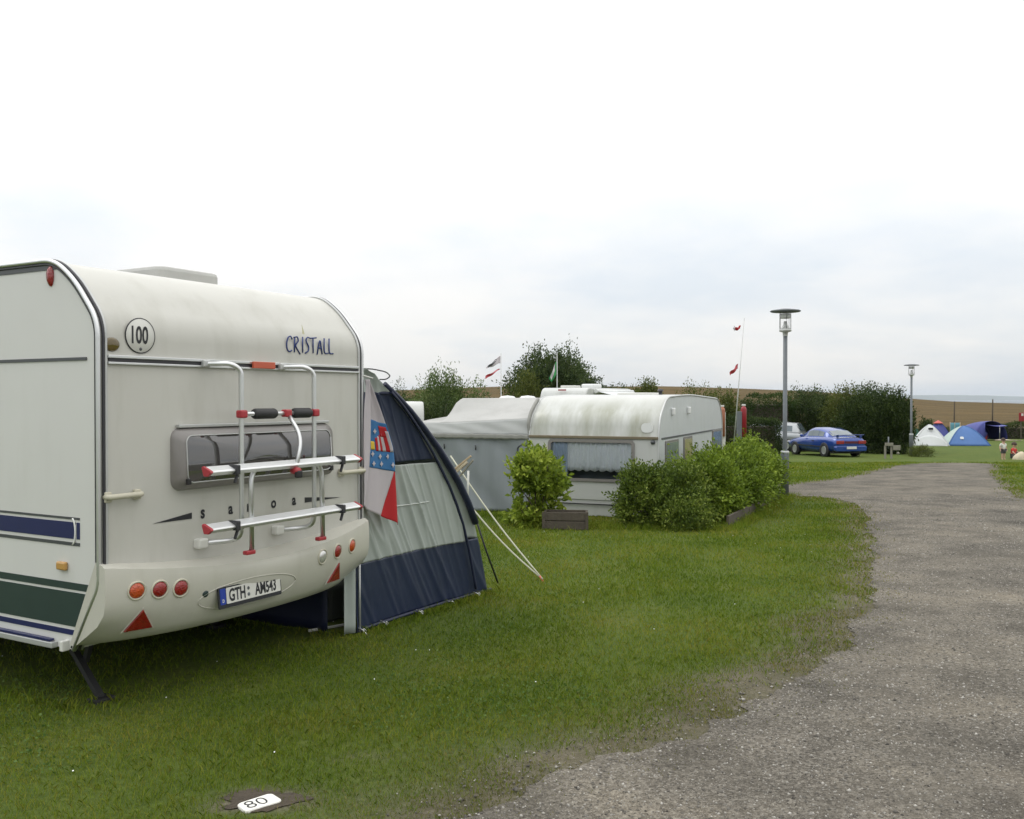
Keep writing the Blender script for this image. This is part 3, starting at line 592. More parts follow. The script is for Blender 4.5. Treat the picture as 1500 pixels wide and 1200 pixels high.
# roof box, steadies, wheels
rp_ = F1.at(262, 412, 1.3)
mb = MB(); va = F1.at(228, 400, 1.25); vb = F1.at(320, 400, 1.25); vc, vw = (va.x+vb.x)/2, vb.x-va.x; vz = F1.at(275, 396, 1.25).z
mb.prism([(a_+vc, b_+1.5, 2.60) for a_, b_ in rrect(vw+.06, .66, .08, 4)], (0, 0, .045)); rv = mb.build('roof_vent', M['whiteplast'], car1, bevel=.02)
mb = MB(); mb.prism([(a_+vc, b_+1.5, 2.645) for a_, b_ in rrect(vw, .6, .09, 4)], (0, 0, vz-2.645)); mb.build('vent_dome', mat('vent_grey', (.42, .42, .40), .6, var=.15), rv, bevel=.03)
for u_, dv_ in ((.28, 0), (2.0, .9)):
    g0 = F1.ground(u_-.05, .35+dv_); mb = MB(); a_ = Vector((u_, .75+dv_, .37)); b_ = Vector((u_-.03, .33+dv_, g0+.015))
    mb.bar(a_, b_, .032, .04, (1, 0, 0)); mb.bar(Vector((u_, .45+dv_, .37)), (a_+b_)/2+Vector((.03, 0, 0)), .03, .03, (1, 0, 0)); st = mb.build('corner_steady', M['black'], car1)
    MB().box((b_.x, b_.y, g0+.012), (.13, .10, .024)).build('steady_foot', M['black'], st, bevel=.004)
for x, in ((.16,), (W1-.16,)):
    g0 = F1.ground(x, 2.8); mm = basis((x, 2.8, g0+.31), (0, 1, 0), (0, 0, 1), (1, 0, 0))
    wl = MB().lathe([(.17, -.09), (.29, -.09), (.31, -.06), (.31, .06), (.29, .09), (.17, .09), (.17, -.09)], 24, mm).build('wheel', M['tyre'], car1)
    MB().lathe([(0, .05), (.08, .06), (.17, .085), (.175, -.085), (.08, -.06), (0, -.05)], 20, mm).build('rim', M['rim'], wl)
MB().box((1.15, 1.75, .27), (1.3, 1.1, .22)).build('backlight_block_box', M['black'], car1, bevel=.04)  # added black box, blocks the light coming through under the floor
MB().box((W1/2, 2.8, .25), (W1-.4, .09, .09)).build('axle', M['black'], car1)
mb = MB(); [mb.bar((x, .7, .36), (x, LEN1-.4, .36), .05, .10) for x in (.6, 1.7)]; mb.bar((.6, LEN1-.4, .36), (W1/2, LEN1+1.1, .42), .06, .08); mb.bar((1.7, LEN1-.4, .36), (W1/2, LEN1+1.1, .42), .06, .08); mb.build('chassis', M['galv'], car1)
g0 = F1.ground(W1/2, LEN1+.9); mb = MB(); mb.grid(lambda s_, t_: Vector((W1-.03+.012*math.sin(30*s_), .32+3.2*s_, .40*(1-t_)+(F1.ground(W1, .32+3.2*s_)+.01)*t_)), 40, 5); mb.build('light_block_skirt', M['awnpiping'], car1, solid=.004)  # added dark cloth strip, keeps side light out from under the caravan
MB().tube([(W1/2, LEN1+.9, g0+.01), (W1/2, LEN1+.9, .55)], .03, 8).build('jockey_post', M['galv'], car1)

# ------------------------------------------------------------------ things below the caravan
wx, wy = gpt(488, 908)
tk = thing('waste_tank', 'grey plastic waste water tank on the grass under the cream caravan', 'tank', (wx-.05, wy+.15, gz(wy+.15)), 62)
mb = MB(); mb.prism([(a_, b_, .0) for a_, b_ in rrect(.46, .34, .06, 4)], (0, 0, .30)); mb.build('tank_body', mat('grey_plastic', (.10, .11, .10), .5), tk, bevel=.03)
MB().lathe([(.05, 0), (.05, .05), (.0, .055)], 14, Matrix.Translation((.05, 0, .30))).build('cap', M['whiteplast'], tk)
MB().tube(fillet([Vector((-.16, 0, .29)), Vector((-.16, 0, .36)), Vector((-.02, 0, .36)), Vector((-.02, 0, .29))], .04), .012, 6).build('handle', M['black'], tk)
wx, wy = gpt(510, 918); F5 = Frame(wx, wy, gz(wy), F1.deg)
pole = thing('support_pole', 'thin white tubular prop with foot under the caravan corner', 'pole', F5.o, F5.deg)
mb = MB(); mb.tube([(0, 0, .01), (-.01, .02, .40)], .013, 8); mb.build('tube', M['whiteplast'], pole)
mb = MB(); mb.tube(fillet([Vector((.05, 0, .013)), Vector((-.1, .05, .013)), Vector((-.34, .12, .02))], .05), .012, 6); mb.build('foot_bar', M['whiteplast'], pole)

# ================================================================== dome awning beside the caravan
oA = F1.world(W1, .10); FA = Frame(oA.x, oA.y, gz(oA.y), F1.deg)
awn = fthing('awning_tent', 'navy and pale grey dome awning pitched against the cream caravan', 'awning', FA)
arc_px = [(536, 541), (549, 548), (562, 562), (580, 580), (600, 602), (620, 628), (640, 656), (656, 682), (670, 706), (684, 736), (695, 766), (703, 800), (708, 830), (712, 858)]
arc = [FA.at(*q) for q in arc_px]; arc = [Vector((max(p.x, .06), 0, p.z)) for p in arc]
zA = [p.z for p in arc][::-1]; uA_ = [p.x for p in arc][::-1]
def arcu(z): return float(np.interp(z, zA, uA_))
def fg(u, v): return FA.ground(u, v)
def seam2(z): return .07+(arcu(z)-.07)*(.885-.02*math.sin(z*2))
def wrinkle(u, z, k=1):
    q = u*.86+z*.52; al = u*.52-z*.86
    r1_ = max(0, 1-abs(mnoise.noise(Vector((q*5.2, al*.42, 1.3))))*3.4)**2; r2_ = max(0, 1-abs(mnoise.noise(Vector((q*9.5+al*.8, al*.7, 8.1))))*3.2)**2
    return k*(.022*mnoise.noise(Vector((q*3.0, al*.6, 1)))-.014*r1_-.007*r2_)
def sag(s_): return .05*math.sin(math.pi*s_)
def panel(zl, zh, ul, ur, k=1, bow=0.):         # zl/zh: functions of s giving z, ul/ur: functions of z giving u
    def fn(s_, t_):
        z0, z1 = zl(s_), zh(s_); z_ = z0+(z1-z0)*t_; u_ = ul(z_)+(ur(z_)-ul(z_))*s_
        return Vector((u_, wrinkle(u_, z_, k)+sag(s_)+bow, z_))
    return fn
le = lambda z: .045
skirt_t = lambda s_: .545-.03*s_
bot = lambda s_: fg(.045+2.1*s_, 0)+.03
mid_t = lambda s_: 1.30-.02*s_
top_t = lambda s_: 1.86-.05*s_
MB().grid(panel(bot, skirt_t, le, arcu, .8), 110, 30).build('skirt_panel', M['awnblue'], awn, solid=.003)
MB().grid(panel(skirt_t, mid_t, le, seam2, 1.6), 130, 60).build('side_panel', M['awngrey'], awn, solid=.003)
MB().grid(panel(lambda s_: 1.31, lambda s_: 1.885, lambda z: .055, lambda z: seam2(z)-.01, 1.0), 80, 44).build('window_cover', M['awnblue'], awn, solid=.003)
MB().grid(panel(skirt_t, lambda s_: 1.95, lambda z: seam2(z)+.006, lambda z: arcu(z)), 10, 60).build('front_gusset', M['awngrey'], awn, solid=.003)
MB().grid(panel(lambda s_: 1.872, lambda s_: 2.085, lambda z: .045, lambda z: max(.06, seam2(z)+.004)), 20, 10).build('top_panel', M['awngrey'], awn, solid=.003)
# front cloth curving round, seen edge-on
def front(s_, t_):
    z_ = 2.06+(bot(1)-2.06)*t_; u_ = arcu(z_); v_ = .01+2.7*s_
    return Vector((u_+.10*math.sin(math.pi*s_), v_, z_+(0 if t_ < 1 else fg(u_, v_)+.03-z_)))
MB().grid(front, 20, 40).build('front_wall', M['awngrey'], awn, solid=.003)
def roofc(s_, t_): return Vector((-.0+.10*t_, .0+2.7*s_, 2.07+.015*math.sin(math.pi*s_)))
MB().grid(roofc, 12, 3).build('roof_strip', M['awngrey'], awn, solid=.003)
def farend(s_, t_):
    z_ = 2.05*(1-t_)+(fg(1.5, 2.7)+.03)*t_; return Vector((.05+(arcu(z_)-.05)*s_, 2.71+.02*math.sin(9*s_), z_))
MB().grid(farend, 20, 20).build('end_panel', M['awngrey'], awn, solid=.003)
pts = [Vector((p.x, -.012, p.z)) for p in arc[2:-3]]; MB().tube(pts, [.017+.016*min(1, i/5) for i in range(len(pts))], 10).build('pole_sleeve', M['awnpiping'], awn)
MB().tube([Vector((seam2(z)+.003, sag(.9)*.6-.034, z)) for z in np.linspace(1.90, bot(.9)+.05, 30)], .013, 8).build('zip_piping', M['awnpiping'], awn)
MB().tube([Vector((.05+(seam2(1.885)-.06)*s_, sag(s_)-.008, 1.888)) for s_ in np.linspace(0, 1, 10)], .016, 6).build('cover_roll', M['awnpiping'], awn)
MB().tube([Vector((.35+.75*s_, sag(.3+.4*s_)-.010+wrinkle(.35+.75*s_, .93), .945-.01*s_)) for s_ in np.linspace(0, 1, 14)], .006, 5).build('window_seam', mat('pale_seam', (.5, .53, .5), .6), awn)
q0, q1, q2 = FA.at(625, 680, -.0), FA.at(640, 703, 0), FA.at(646, 728, 0)
mb = MB(); mb.tube([Vector((p.x, sag(.6)-.006, p.z)) for p in (q0, q1, q2)], [.006, .013, .005], 6); mb.build('window_zip', M['awnpiping'], awn)
mb = MB(); mb.tube([Vector((u_, -.004+sag((u_)/2.1)*.6, fg(u_, 0)+.022)) for u_ in np.linspace(.05, 2.1, 20)], .016, 6); mb.build('ground_hem', M['awnpiping'], awn)
mb = MB(); mb.grid(lambda s_, t_: Vector((-.09+.15*s_, .0+.02*math.sin(7*s_), fg(0, 0)+.02+.72*t_)), 8, 10); mb.build('wheel_apron', M['awngrey'], awn, solid=.003)
MB().tube([(.075, -.02, fg(0, 0)+.01), (.07, -.02, .62)], .009, 6).build('edge_pole', M['aludull'], awn)
for px, py in ((533, 925), (566, 912), (618, 893), (663, 878), (702, 864)):
    p = FA.at(px, py, -.06); g0 = fg(p.x, -.06); mb = MB(); mb.tube([(p.x-.02, -.01, g0+.05), (p.x, -.05, g0+.03), (p.x+.01, -.10, g0-.02)], .0045, 6); mb.tube(fillet([Vector((p.x-.01, -.06, g0+.01)), Vector((p.x, -.05, g0+.05)), Vector((p.x+.018, -.07, g0+.02))], .02, 3), .0035, 5); mb.build('tent_peg', M['alu'], awn)
# wire hoop over the awning peak
p0 = FA.at(536, 541, .25)
lp = MB().tube(fillet([FA.at(534, 540, .2), FA.at(548, 541, .2), FA.at(566, 545, .2), FA.at(572, 551, .25), FA.at(566, 556, .3), FA.at(556, 556, .35)], .05, 5), .0055, 6).build('roof_hoop', M['darkstrip'], awn)
# guy lines and their peg
gx, gy = gpt(795, 852)
def wpt(px, py, d): return ppt(px, py, d)
def rope(name, pts, r, m_, label, cat='rope', group=None):
    o = MB().tube(pts, r, 6).build(name, m_); return tag(o, label, cat, group)
gl = thing('guy_line', 'pale yellow double guy line running from awning down to orange peg', 'rope', (gx, gy, gz(gy)))
o0 = Vector((gx, gy, gz(gy)))
for nm, q in (('cord', wpt(660, 668, 10.6)), ('cord', wpt(683, 734, 10.3))):
    a_ = q-o0; MB().tube([a_*(1-k/8)+Vector((0, 0, .02))*(k/8)-Vector((0, 0, .05))*math.sin(math.pi*k/8) for k in range(9)], .009, 6).build(nm, M['rope'], gl)
MB().tube([wpt(686, 690, 10.3)-o0, wpt(685, 736, 10.3)-o0], .012, 6).build('slider_strap', M['whiteplast'], gl)
MB().tube([(-.03, .02, .05), (.02, -.01, -.03)], .011, 6).build('peg', M['orange_red'], gl)
gx, gy = gpt(730, 855); o1_ = wpt(693, 748, 9.35)
rope('storm_strap', [o1_, (o1_+Vector((gx, gy, gz(gy))))/2-Vector((0, 0, .03)), Vector((gx, gy, gz(gy)-.01))], .010, M['ink'], 'black storm strap pegged beside the navy awning skirt', 'strap')
# wooden frame jutting out behind the awning
a_ = wpt(640, 716, 10.2); base = Vector((a_.x, a_.y, gz(a_.y)))
dk = thing('deck_chair', 'folded wooden frame with pale cloth jutting out behind the dome awning', 'chair', base)
for q0, q1, m_ in (((648, 702), (690, 668), 'woodpale'), ((660, 714), (693, 674), 'woodgrey')):
    MB().bar(wpt(*q0, 10.2)-base, wpt(*q1, 10.05)-base, .018, .02).build('rail', M[m_], dk, bevel=.004)
for q0, q1 in (((646, 706), (640, 770)), ((652, 716), (655, 775))):
    e1 = wpt(*q1, 10.3)-base; e1.z = .02; MB().bar(wpt(*q0, 10.2)-base, e1, .03, .035).build('leg', M['woodgrey'], dk)
mb = MB(); ca, cb_, cc, cd_ = [wpt(*q, 10.15)-base for q in ((654, 697), (684, 673), (686, 677), (658, 702))]
mb.grid(lambda s_, t_: (ca*(1-s_)+cb_*s_)*(1-t_)+(cd_*(1-s_)+cc*s_)*t_-Vector((0, 0, .03*math.sin(math.pi*t_))), 8, 6); mb.build('cloth', M['beige'], dk, solid=.004)

# ================================================================== flag with striped lion
oF = F1.world(W1+.02, -.015, 0); FF = Frame(oF.x, oF.y, gz(oF.y), F1.deg)
fl = fthing('flag', 'white and red flag with blue crest hanging between caravan and awning', 'flag', FF)
Lp = [FF.at(*q) for q in ((534, 556), (531, 600), (529, 660), (528, 700), (527, 741))]
Rp = [FF.at(*q) for q in ((537, 556), (552, 606), (566, 655), (573, 705), (581, 770))]
def fpt(s_, t_, off=0.):
    k = t_*4; i = min(3, int(k)); f_ = k-i; a_ = Lp[i]*(1-f_)+Lp[i+1]*f_; b_ = Rp[i]*(1-f_)+Rp[i+1]*f_
    if t_ > .8: a_ = a_+Vector((0, 0, 0))
    p = a_*(1-s_)+b_*s_
    return Vector((p.x, -.035*math.sin(s_*7+t_*2.5)*(.3+.7*s_)-.02-off-.012*math.sin(3+s_*15+t_*5), p.z))
tw = lambda t_: .985 if t_ < .62 else .985-(t_-.62)/.38*.48
MB().grid(lambda s_, t_: fpt(s_*tw(t_), t_), 24, 60).build('white_half', M['flagw'], fl, solid=.0015)
MB().grid(lambda s_, t_: fpt(tw(.66+.34*t_)+(1-tw(.66+.34*t_))*s_, .66+.34*t_), 14, 30).build('red_half', M['flagr'], fl, solid=.0015)
s0 = lambda t_: .40-.14*(t_-.31)/.36; s1 = lambda t_: .99
T0, T1 = .31, .665
cr = MB().grid(lambda s_, t_: fpt(s0(T0+(T1-T0)*t_)+(s1(0)-s0(T0+(T1-T0)*t_))*s_, T0+(T1-T0)*t_+.03*(s_-.5), .003), 20, 30).build('crest_shield', M['flagb'], fl, solid=.0015)
def cp(s_, t_, o_): return fpt(s0(T0+(T1-T0)*t_)+(s1(0)-s0(T0+(T1-T0)*t_))*s_, T0+(T1-T0)*t_+.03*(s_-.5), o_)
for k in range(6):
    a0, a1 = .30+.11*k, .30+.11*(k+1)
    MB().grid(lambda s_, t_: cp(a0+(a1-a0)*s_, .34+.26*t_-.16*(a0-.3)*(1-t_)*2, .007), 4, 8).build('lion_stripe', M['flagr' if k % 2 == 0 else 'flagw'], cr, solid=.001)
MB().grid(lambda s_, t_: cp(.62+.3*s_, .08+.22*t_, .007), 4, 6).build('lion_head', M['flagr'], cr, solid=.001)
MB().grid(lambda s_, t_: cp(.06+.2*s_, .42+.16*t_, .007), 4, 4).build('lion_crown', M['flagy'], cr, solid=.001)
for s_, t_ in ((.3, .22), (.15, .68), (.45, .72), (.75, .70), (.5, .88), (.85, .87), (.2, .9)):
    mb = MB(); c0 = cp(s_, t_, .012); star = [c0+Vector((.022*(1 if q % 2 == 0 else .55)*math.cos(q*math.pi/4), 0, .022*(1 if q % 2 == 0 else .55)*math.sin(q*math.pi/4))) for q in range(8)]
    mb.prism(star, (0, -.002, 0)); mb.build('star', M['flagw'], cr)
MB().tube([Vector((-.02, .0, Lp[0].z+.03)), Vector((.10, 0, Lp[0].z+.01))], .006, 6).build('hanging_cord', M['whiteplast'], fl)

# ================================================================== number stone
sx, sy = gpt(378, 1182); st = thing('number_stone', 'white painted stone marked 80 lying in bare soil', 'stone', (sx, sy, gz(sy)), 42)
mb = MB(); mb.prism([(a_*(1+.03*math.sin(i)), b_*(1+.05*math.cos(2*i)), -.02) for i, (a_, b_) in enumerate(rrect(.170, .105, .020, 3))], (0, 0, .034)); mb.build('block', M['stonew'], st, bevel=.008)
text_obj('80', 'painted_number', .072, M['ink'], st, Matrix.Translation((-.016, .0, .0152)), 1.0, -.012)
ss = MB().grid(lambda u, v: Vector((sx-.01+.18*u**.8*math.cos(v*2*math.pi)*(1+.25*math.sin(3*v*2*math.pi+1)+.1*math.sin(7*v*2*math.pi)), sy+.04+.115*u**.8*math.sin(v*2*math.pi)*(1+.15*math.sin(4*v*2*math.pi)+.12*math.sin(11*v*2*math.pi)), -.02*(sy+.05+.17*u**.8*math.sin(v*2*math.pi))+.004+.008*(1-u))), 6, 48).build('bare_soil', M['soil']); tag(ss, 'dark bare soil patch round the number stone', kind='structure')

# ================================================================== old caravan and its big grey awning
F2 = Frame(.31, 16.28, gz(16.2), -22.6); W2, L2 = 2.3, 5.95
c2 = fthing('caravan', 'weathered white caravan with algae stains and lace curtained front window', 'caravan', F2)
zm = F2.at(865, 639.5).z; zr = F2.at(870, 581, .6).z
prof2 = fillet([(.12, .18), (.0, .32), (-.02, zm), (.06, zm+.33), (.55, zr), (2.4, zr+.05), (L2-.45, zr-.03), (L2, zr-.38), (L2+.0, .18)], [0, .05, .0, .25, .5, .8, .5, .3, 0], 8)
i0 = min(range(len(prof2)), key=lambda i: abs(prof2[i][0]+.02)+abs(prof2[i][1]-zm))
up = prof2[i0:]; mb = MB(); n = len(up); xr = [0, .03, .3, .8, 1.5, 2.0, 2.27, 2.3]
mb.add([(x, y+(.012 if x in (0, 2.3) else 0), z-(.02 if x in (0, 2.3) else 0)) for x in xr for y, z in up], [(i*n+j, (i+1)*n+j, (i+1)*n+j+1, i*n+j+1) for i in range(len(xr)-1) for j in range(n-1)], True); mb.build('roof_shell', M['oldwhite'], c2)
# lower front wall around the window opening
wl_, wr_, wt_, wb_ = F2.at(806, 660).x, F2.at(928, 660).x, F2.at(860, 646).z, F2.at(860, 703).z
mb = MB(); zb0 = .30
for a_, b_, c0, d0 in ((0, wl_, zb0, zm), (wr_, W2, zb0, zm), (wl_, wr_, zb0, wb_), (wl_, wr_, wt_, zm)): mb.add([(a_, -.004, c0), (b_, -.004, c0), (b_, -.018, d0), (a_, -.018, d0)], [(0, 1, 2, 3)])
mb.add([(0, .0, .30), (W2, .0, .30), (W2, .12, .18), (0, .12, .18)], [(0, 1, 2, 3)]); mb.build('front_wall', M['oldpanel'], c2)
MB().add([(0, .02, .30), (W2, .02, .30), (W2, .03, F2.ground(W2, 0)+.01), (0, .03, F2.ground(0, 0)+.01)], [(0, 1, 2, 3)]).build('skirt_panel', M['oldpanel'], c2, solid=.012)
for x, s_ in ((0, -1), (W2, 1)):
    MB().prism([(x, y+.01, z-.012) for y, z in prof2], (-.02*s_, 0, 0)).build('side_wall', M['oldside'], c2)
    MB().tube([(x, y+.01, z-.012) for y, z in prof2], .018, 6).build('edge_trim', M['aludull'], c2)
MB().box((W2/2, -.03, zm-.012), (W2, .03, .045)).build('front_moulding', mat('brown_moulding', (.17, .14, .09), .6, var=.3), c2, bevel=.006)
mb = MB(); mb.add([(wl_-.1, .35, wb_-.1), (wr_+.1, .35, wb_-.1), (wr_+.1, .35, wt_+.1), (wl_-.1, .35, wt_+.1), (wl_-.1, 0, wb_-.1), (wr_+.1, 0, wb_-.1), (wr_+.1, 0, wt_+.1), (wl_-.1, 0, wt_+.1)], [(0, 1, 2, 3), (0, 1, 5, 4), (1, 2, 6, 5), (2, 3, 7, 6), (3, 0, 4, 7)]); mb.build('interior', M['dark'], c2)
ww2, wc2, wzc = wr_-wl_, (wl_+wr_)/2, (wt_+wb_)/2
fo, fi = rrect(ww2+.05, wt_-wb_+.05, .07, 4, wc2, wzc), rrect(ww2-.05, wt_-wb_-.05, .05, 4, wc2, wzc); n = len(fo)
mb = MB(); mb.add([(a_, -.02, b_) for a_, b_ in fo]+[(a_, -.045, b_) for a_, b_ in fo]+[(a_, -.045, b_) for a_, b_ in fi]+[(a_, -.01, b_) for a_, b_ in fi], [(r_*n+i, r_*n+(i+1) % n, (r_+1)*n+(i+1) % n, (r_+1)*n+i) for r_ in range(3) for i in range(n)]); fw = mb.build('front_window', M['smokedframe'], c2)
MB().add([(a_, -.025, b_) for a_, b_ in fi], [tuple(range(n))]).build('pane', M['clear'], fw)
for a_, b_, zt, zb_, m_, nf in ((wl_+.30, wr_-.02, wt_, wb_+.17, 'lace', 26), (wl_+.0, wl_+.31, wt_, wb_, 'bluec', 7)):
    mb = MB(); mb.grid(lambda s_, t_: Vector((a_+(b_-a_)*s_, .014+.016*math.sin(s_*nf*2*math.pi*.5)+(.02 if m_ == 'lace' else 0), zt-(zt-zb_+(.03*abs(math.sin(s_*nf)) if m_ == 'lace' else 0))*t_)), nf*6, 6); mb.build('curtain', M[m_], fw, solid=.002)
MB().box((wl_-.05, -.022, (wt_+wb_)/2+.02), (.05, .02, .45)).build('window_stay', M['plast'], c2)
for k in (.35, 1.05, 1.75): pass
p = F2.at(948, 627, -.0); mb = MB(); mb.prism([(a_+p.x, -.0, b_+p.z) for a_, b_ in rrect(.20, .16, .07, 4)], (0, -.012, 0)); mb.build('stain_patch', M['white'], c2)
for px in (777, 957):
    p = F2.at(px, 648); MB().lathe([(0, .04), (.03, .035), (.04, 0)], 12, REARX((p.x, -.02, p.z))).build('marker_lamp', M['greydecal'], c2)
p = F2.at(850, 738); MB().box((W2/2+.1, -.012, p.z), (W2-.25, .02, .018)).build('front_seam', M['darkstrip'], c2)
# side windows, vents and skirt line (right side)
for xa, xb, ya, yb, m_ in ((974, 993, 646, 682, 'lace'), (1001, 1013, 640, 680, 'beigec'), (1043, 1056, 630, 668, 'bluec')):
    a_, b_ = F2.side(xa, ya, W2), F2.side(xb, yb, W2); zt, zb_ = a_.z, F2.side(xa, yb, W2).z; cy_, wd = (a_.y+b_.y)/2, b_.y-a_.y
    mb = MB(); mb.prism([(W2, cy_+q[0], (zt+zb_)/2+q[1]) for q in rrect(abs(wd), zt-zb_, .05, 4)], (.022, 0, 0)); sw = mb.build('side_window', M['smokedframe'], c2, bevel=.006)
    mb = MB(); mb.prism([(W2+.0225, cy_+q[0], (zt+zb_)/2+q[1]) for q in rrect(abs(wd)-.09, zt-zb_-.09, .04, 4)], (.004, 0, 0)); mb.build('curtained_pane', mat('curtained_pane_'+m_, {'lace': (.20, .24, .24), 'beigec': (.34, .30, .17), 'bluec': (.16, .20, .22)}[m_], .1, spec=.8, var=.3, scale=9), sw)
a_, b_ = F2.side(969, 643, W2), F2.side(1058, 627, W2); MB().bar((W2+.006, a_.y, a_.z), (W2+.006, b_.y, a_.z), .012, .03).build('side_strip', M['greydecal'], c2)
for px, py in ((984, 603), (1007, 601)):
    p = F2.side(px, py, W2); MB().box((W2+.03, p.y, p.z), (.06, .12, .13)).build('flue_vent', M['white'], c2, bevel=.02)
p = F2.side(1009, 577, W2-.5); mb = MB(); mb.tube([(W2-.5, 2.2, zr), (W2-.5, 2.2, zr+.10)], .035, 8); mb.lathe([(.06, 0), (.05, .04), (0, .05)], 12, Matrix.Translation((W2-.5, 2.2, zr+.10))); mb.build('roof_flue', M['darkstrip'], c2)
mb = MB(); mb.prism([(1.2+a_, 2.9+b_, zr+.01) for a_, b_ in rrect(.7, .9, .1, 3)], (0, 0, .07)); mb.build('roof_hatch', M['whiteplast'], c2, bevel=.02)
for x in (.12, W2-.12):
    mm = basis((x, 2.7, F2.ground(x, 2.7)+.29), (0, 1, 0), (0, 0, 1), (1, 0, 0)); wl = MB().lathe([(.16, -.08), (.27, -.08), (.29, -.05), (.29, .05), (.27, .08), (.16, .08), (.16, -.08)], 20, mm).build('wheel', M['tyre'], c2); MB().lathe([(0, .05), (.16, .07), (.165, -.07), (0, -.05)], 16, mm).build('rim', M['rim'], wl)
MB().box((W2/2, L2/2, .22), (W2-.3, L2-.6, .06)).build('chassis', M['black'], c2)
for x in (.3, W2-.3):
    for y in (.5, L2-.5): MB().tube([(x, y, F2.ground(x, y)), (x, y, .22)], .025, 6).build('steady', M['galv'], c2)
# awning 2
a2 = fthing('awning_tent', 'big grey canvas awning attached to the weathered white caravan', 'awning', F2)
zv = F2.at(700, 638).z; xl = F2.at(596, 640).x; x0_ = -.015
RX = [xl, F2.at(615, 620).x, F2.at(640, 613).x, F2.at(662, 602, .8).x, F2.at(676, 594, 1.0).x, F2.at(690, 588, 1.2).x, x0_]
def rfn(s_, t_):      # fascia at the front, then the canopy rising to the ridge
    x = xl+(x0_-xl)*s_; top = float(np.interp(x, RX, [zv+.20, zv+.27, zv+.34, zv+.46, zv+.56, zr-.03, zr-.02])); fz = zv+.22+.14*max(0, s_-.35)
    back = .12+1.15*min(1, (x-xl)/1.5); fz = min(fz, top-.02)
    if t_ < .25: k_ = t_/.25; return Vector((x, -.01+.12*k_+.012*math.sin(9*x+6*k_)*math.sin(math.pi*k_), zv+.02+(fz-zv-.02)*k_))
    k_ = (t_-.25)/.75; z_ = fz+(top-fz)*k_**.9-.05*math.sin(math.pi*k_)*(1-s_*.5)+.025*mnoise.noise(Vector((x*1.6, k_*2.2, 3)))*math.sin(math.pi*k_)
    return Vector((x, .11+back*k_, z_))
MB().grid(lambda s_, t_: rfn(s_, .25+.75*t_), 48, 24).build('front_roof', M['canvas'], a2, solid=.004)
MB().grid(lambda s_, t_: rfn(s_, .25*t_), 48, 8).build('fascia', M['canvasf'], a2, solid=.004)
def rback(s_, t_):
    x = xl+(x0_-xl)*s_; p = rfn(s_, 1); hip = min(1, max(0, (x-xl)/1.55)); zed = zv+.15+(zr-zv-.2)*min(1, max(0, (x-xl)/2.4))**.6
    return Vector((x, p.y+(3.6-p.y)*t_, p.z*(1-t_)+zed*t_))
MB().grid(rback, 40, 14).build('rear_roof', M['canvas'], a2, solid=.004)
def wfn(s_, t_):
    x = xl+(x0_-xl)*s_; zt, zb_ = zv-.02, F2.ground(x, 0)+.02; z_ = zt+(zb_-zt)*t_
    return Vector((x, .06*mnoise.noise(Vector((x*2.2+z_*1.4, z_*.9, 0)))+.02*math.sin(x*7+z_*6)*t_+.02, z_))
MB().grid(wfn, 60, 24).build('front_wall', M['canvasw'], a2, solid=.004)
MB().grid(lambda s_, t_: Vector((xl+(x0_-xl)*s_, -.03+.008*math.sin(s_*60), zv+.035-.085*t_-.008*abs(math.sin(s_*40)))), 90, 3).build('valance', M['canvasv'], a2, solid=.004)
MB().grid(lambda s_, t_: Vector((xl+.02, .02+3.5*s_, (zv+.1)*(1-t_)+(F2.ground(xl, 1.5)+.02)*t_)), 10, 8).build('left_wall', M['canvasw'], a2, solid=.004)
MB().tube([(x0_, .0+.04*k/6, zv-1.32+(1.32)*k/6) for k in range(7)]+[(x0_-.01, y-.02, z+.02) for y, z in up[1:14]], .03, 8).build('join_piping', M['canvasv'], a2)
for px, py in ((651, 655), (697, 657)): p = F2.at(px, py); MB().tube([(p.x, -.015, p.z+.06), (p.x+.01, -.02, p.z-.03)], .012, 5).build('toggle', M['ink'], a2)
p = F2.at(758, 655); MB().tube(fillet([Vector((p.x, -.0, p.z-.3)), Vector((p.x, -.0, p.z)), Vector((p.x+.10, -.0, p.z+.05))], .05, 4), .014, 6).build('door_zip', M['greydecal'], a2)

# ================================================================== lamps
def make_lamp():
    t_ = thing('street_lamp', '', 'street lamp'); m_ = M['galv']
    MB().lathe([(.0, 0), (.085, 0), (.085, .94), (.078, .96), (.072, .98), (.05, .985)], 18).build('lower_post', m_, t_)
    MB().lathe([(.088, .925), (.09, .93), (.09, .965), (.082, .975)], 18).build('collar', M['aludull'], t_)
    MB().lathe([(.046, .97), (.046, 3.50), (.0, 3.50)], 14).build('upper_post', m_, t_)
    hd = MB().lathe([(.05, 3.44), (.055, 3.52), (.125, 3.54), (.13, 3.575), (.10, 3.61), (.05, 3.68), (.03, 3.76), (0, 3.76)], 20).build('lamp_cup', M['aludull'], t_)
    MB().lathe([(.121, 3.575), (.121, 3.955)], 24).build('glass_cylinder', M['lampglass'], t_)
    MB().lathe([(0, 3.82), (.10, 3.82), (.105, 3.84), (.105, 3.90), (.10, 3.92), (0, 3.92)], 20).build('reflector_louvre', M['aludull'], t_)
    for k in range(3): a_ = k*2.1+.5; MB().tube([(.108*math.cos(a_), .108*math.sin(a_), 3.57), (.108*math.cos(a_), .108*math.sin(a_), 3.965)], .004, 6).build('cage_rod', m_, t_)
    MB().lathe([(0, 3.955), (.30, 3.958), (.325, 3.975), (.30, 3.995), (.10, 4.025), (0, 4.03)], 32).build('top_disc', m_, t_)
    return t_
lm1 = make_lamp(); x, y = gpt(1150, 727); lm1.location = (x, y, gz(y)); lm1['group'] = 'street lamps along the gravel track'; lm1['label'] = 'tall grey street lamp with flat disc top beside the clipped bright green hedge'
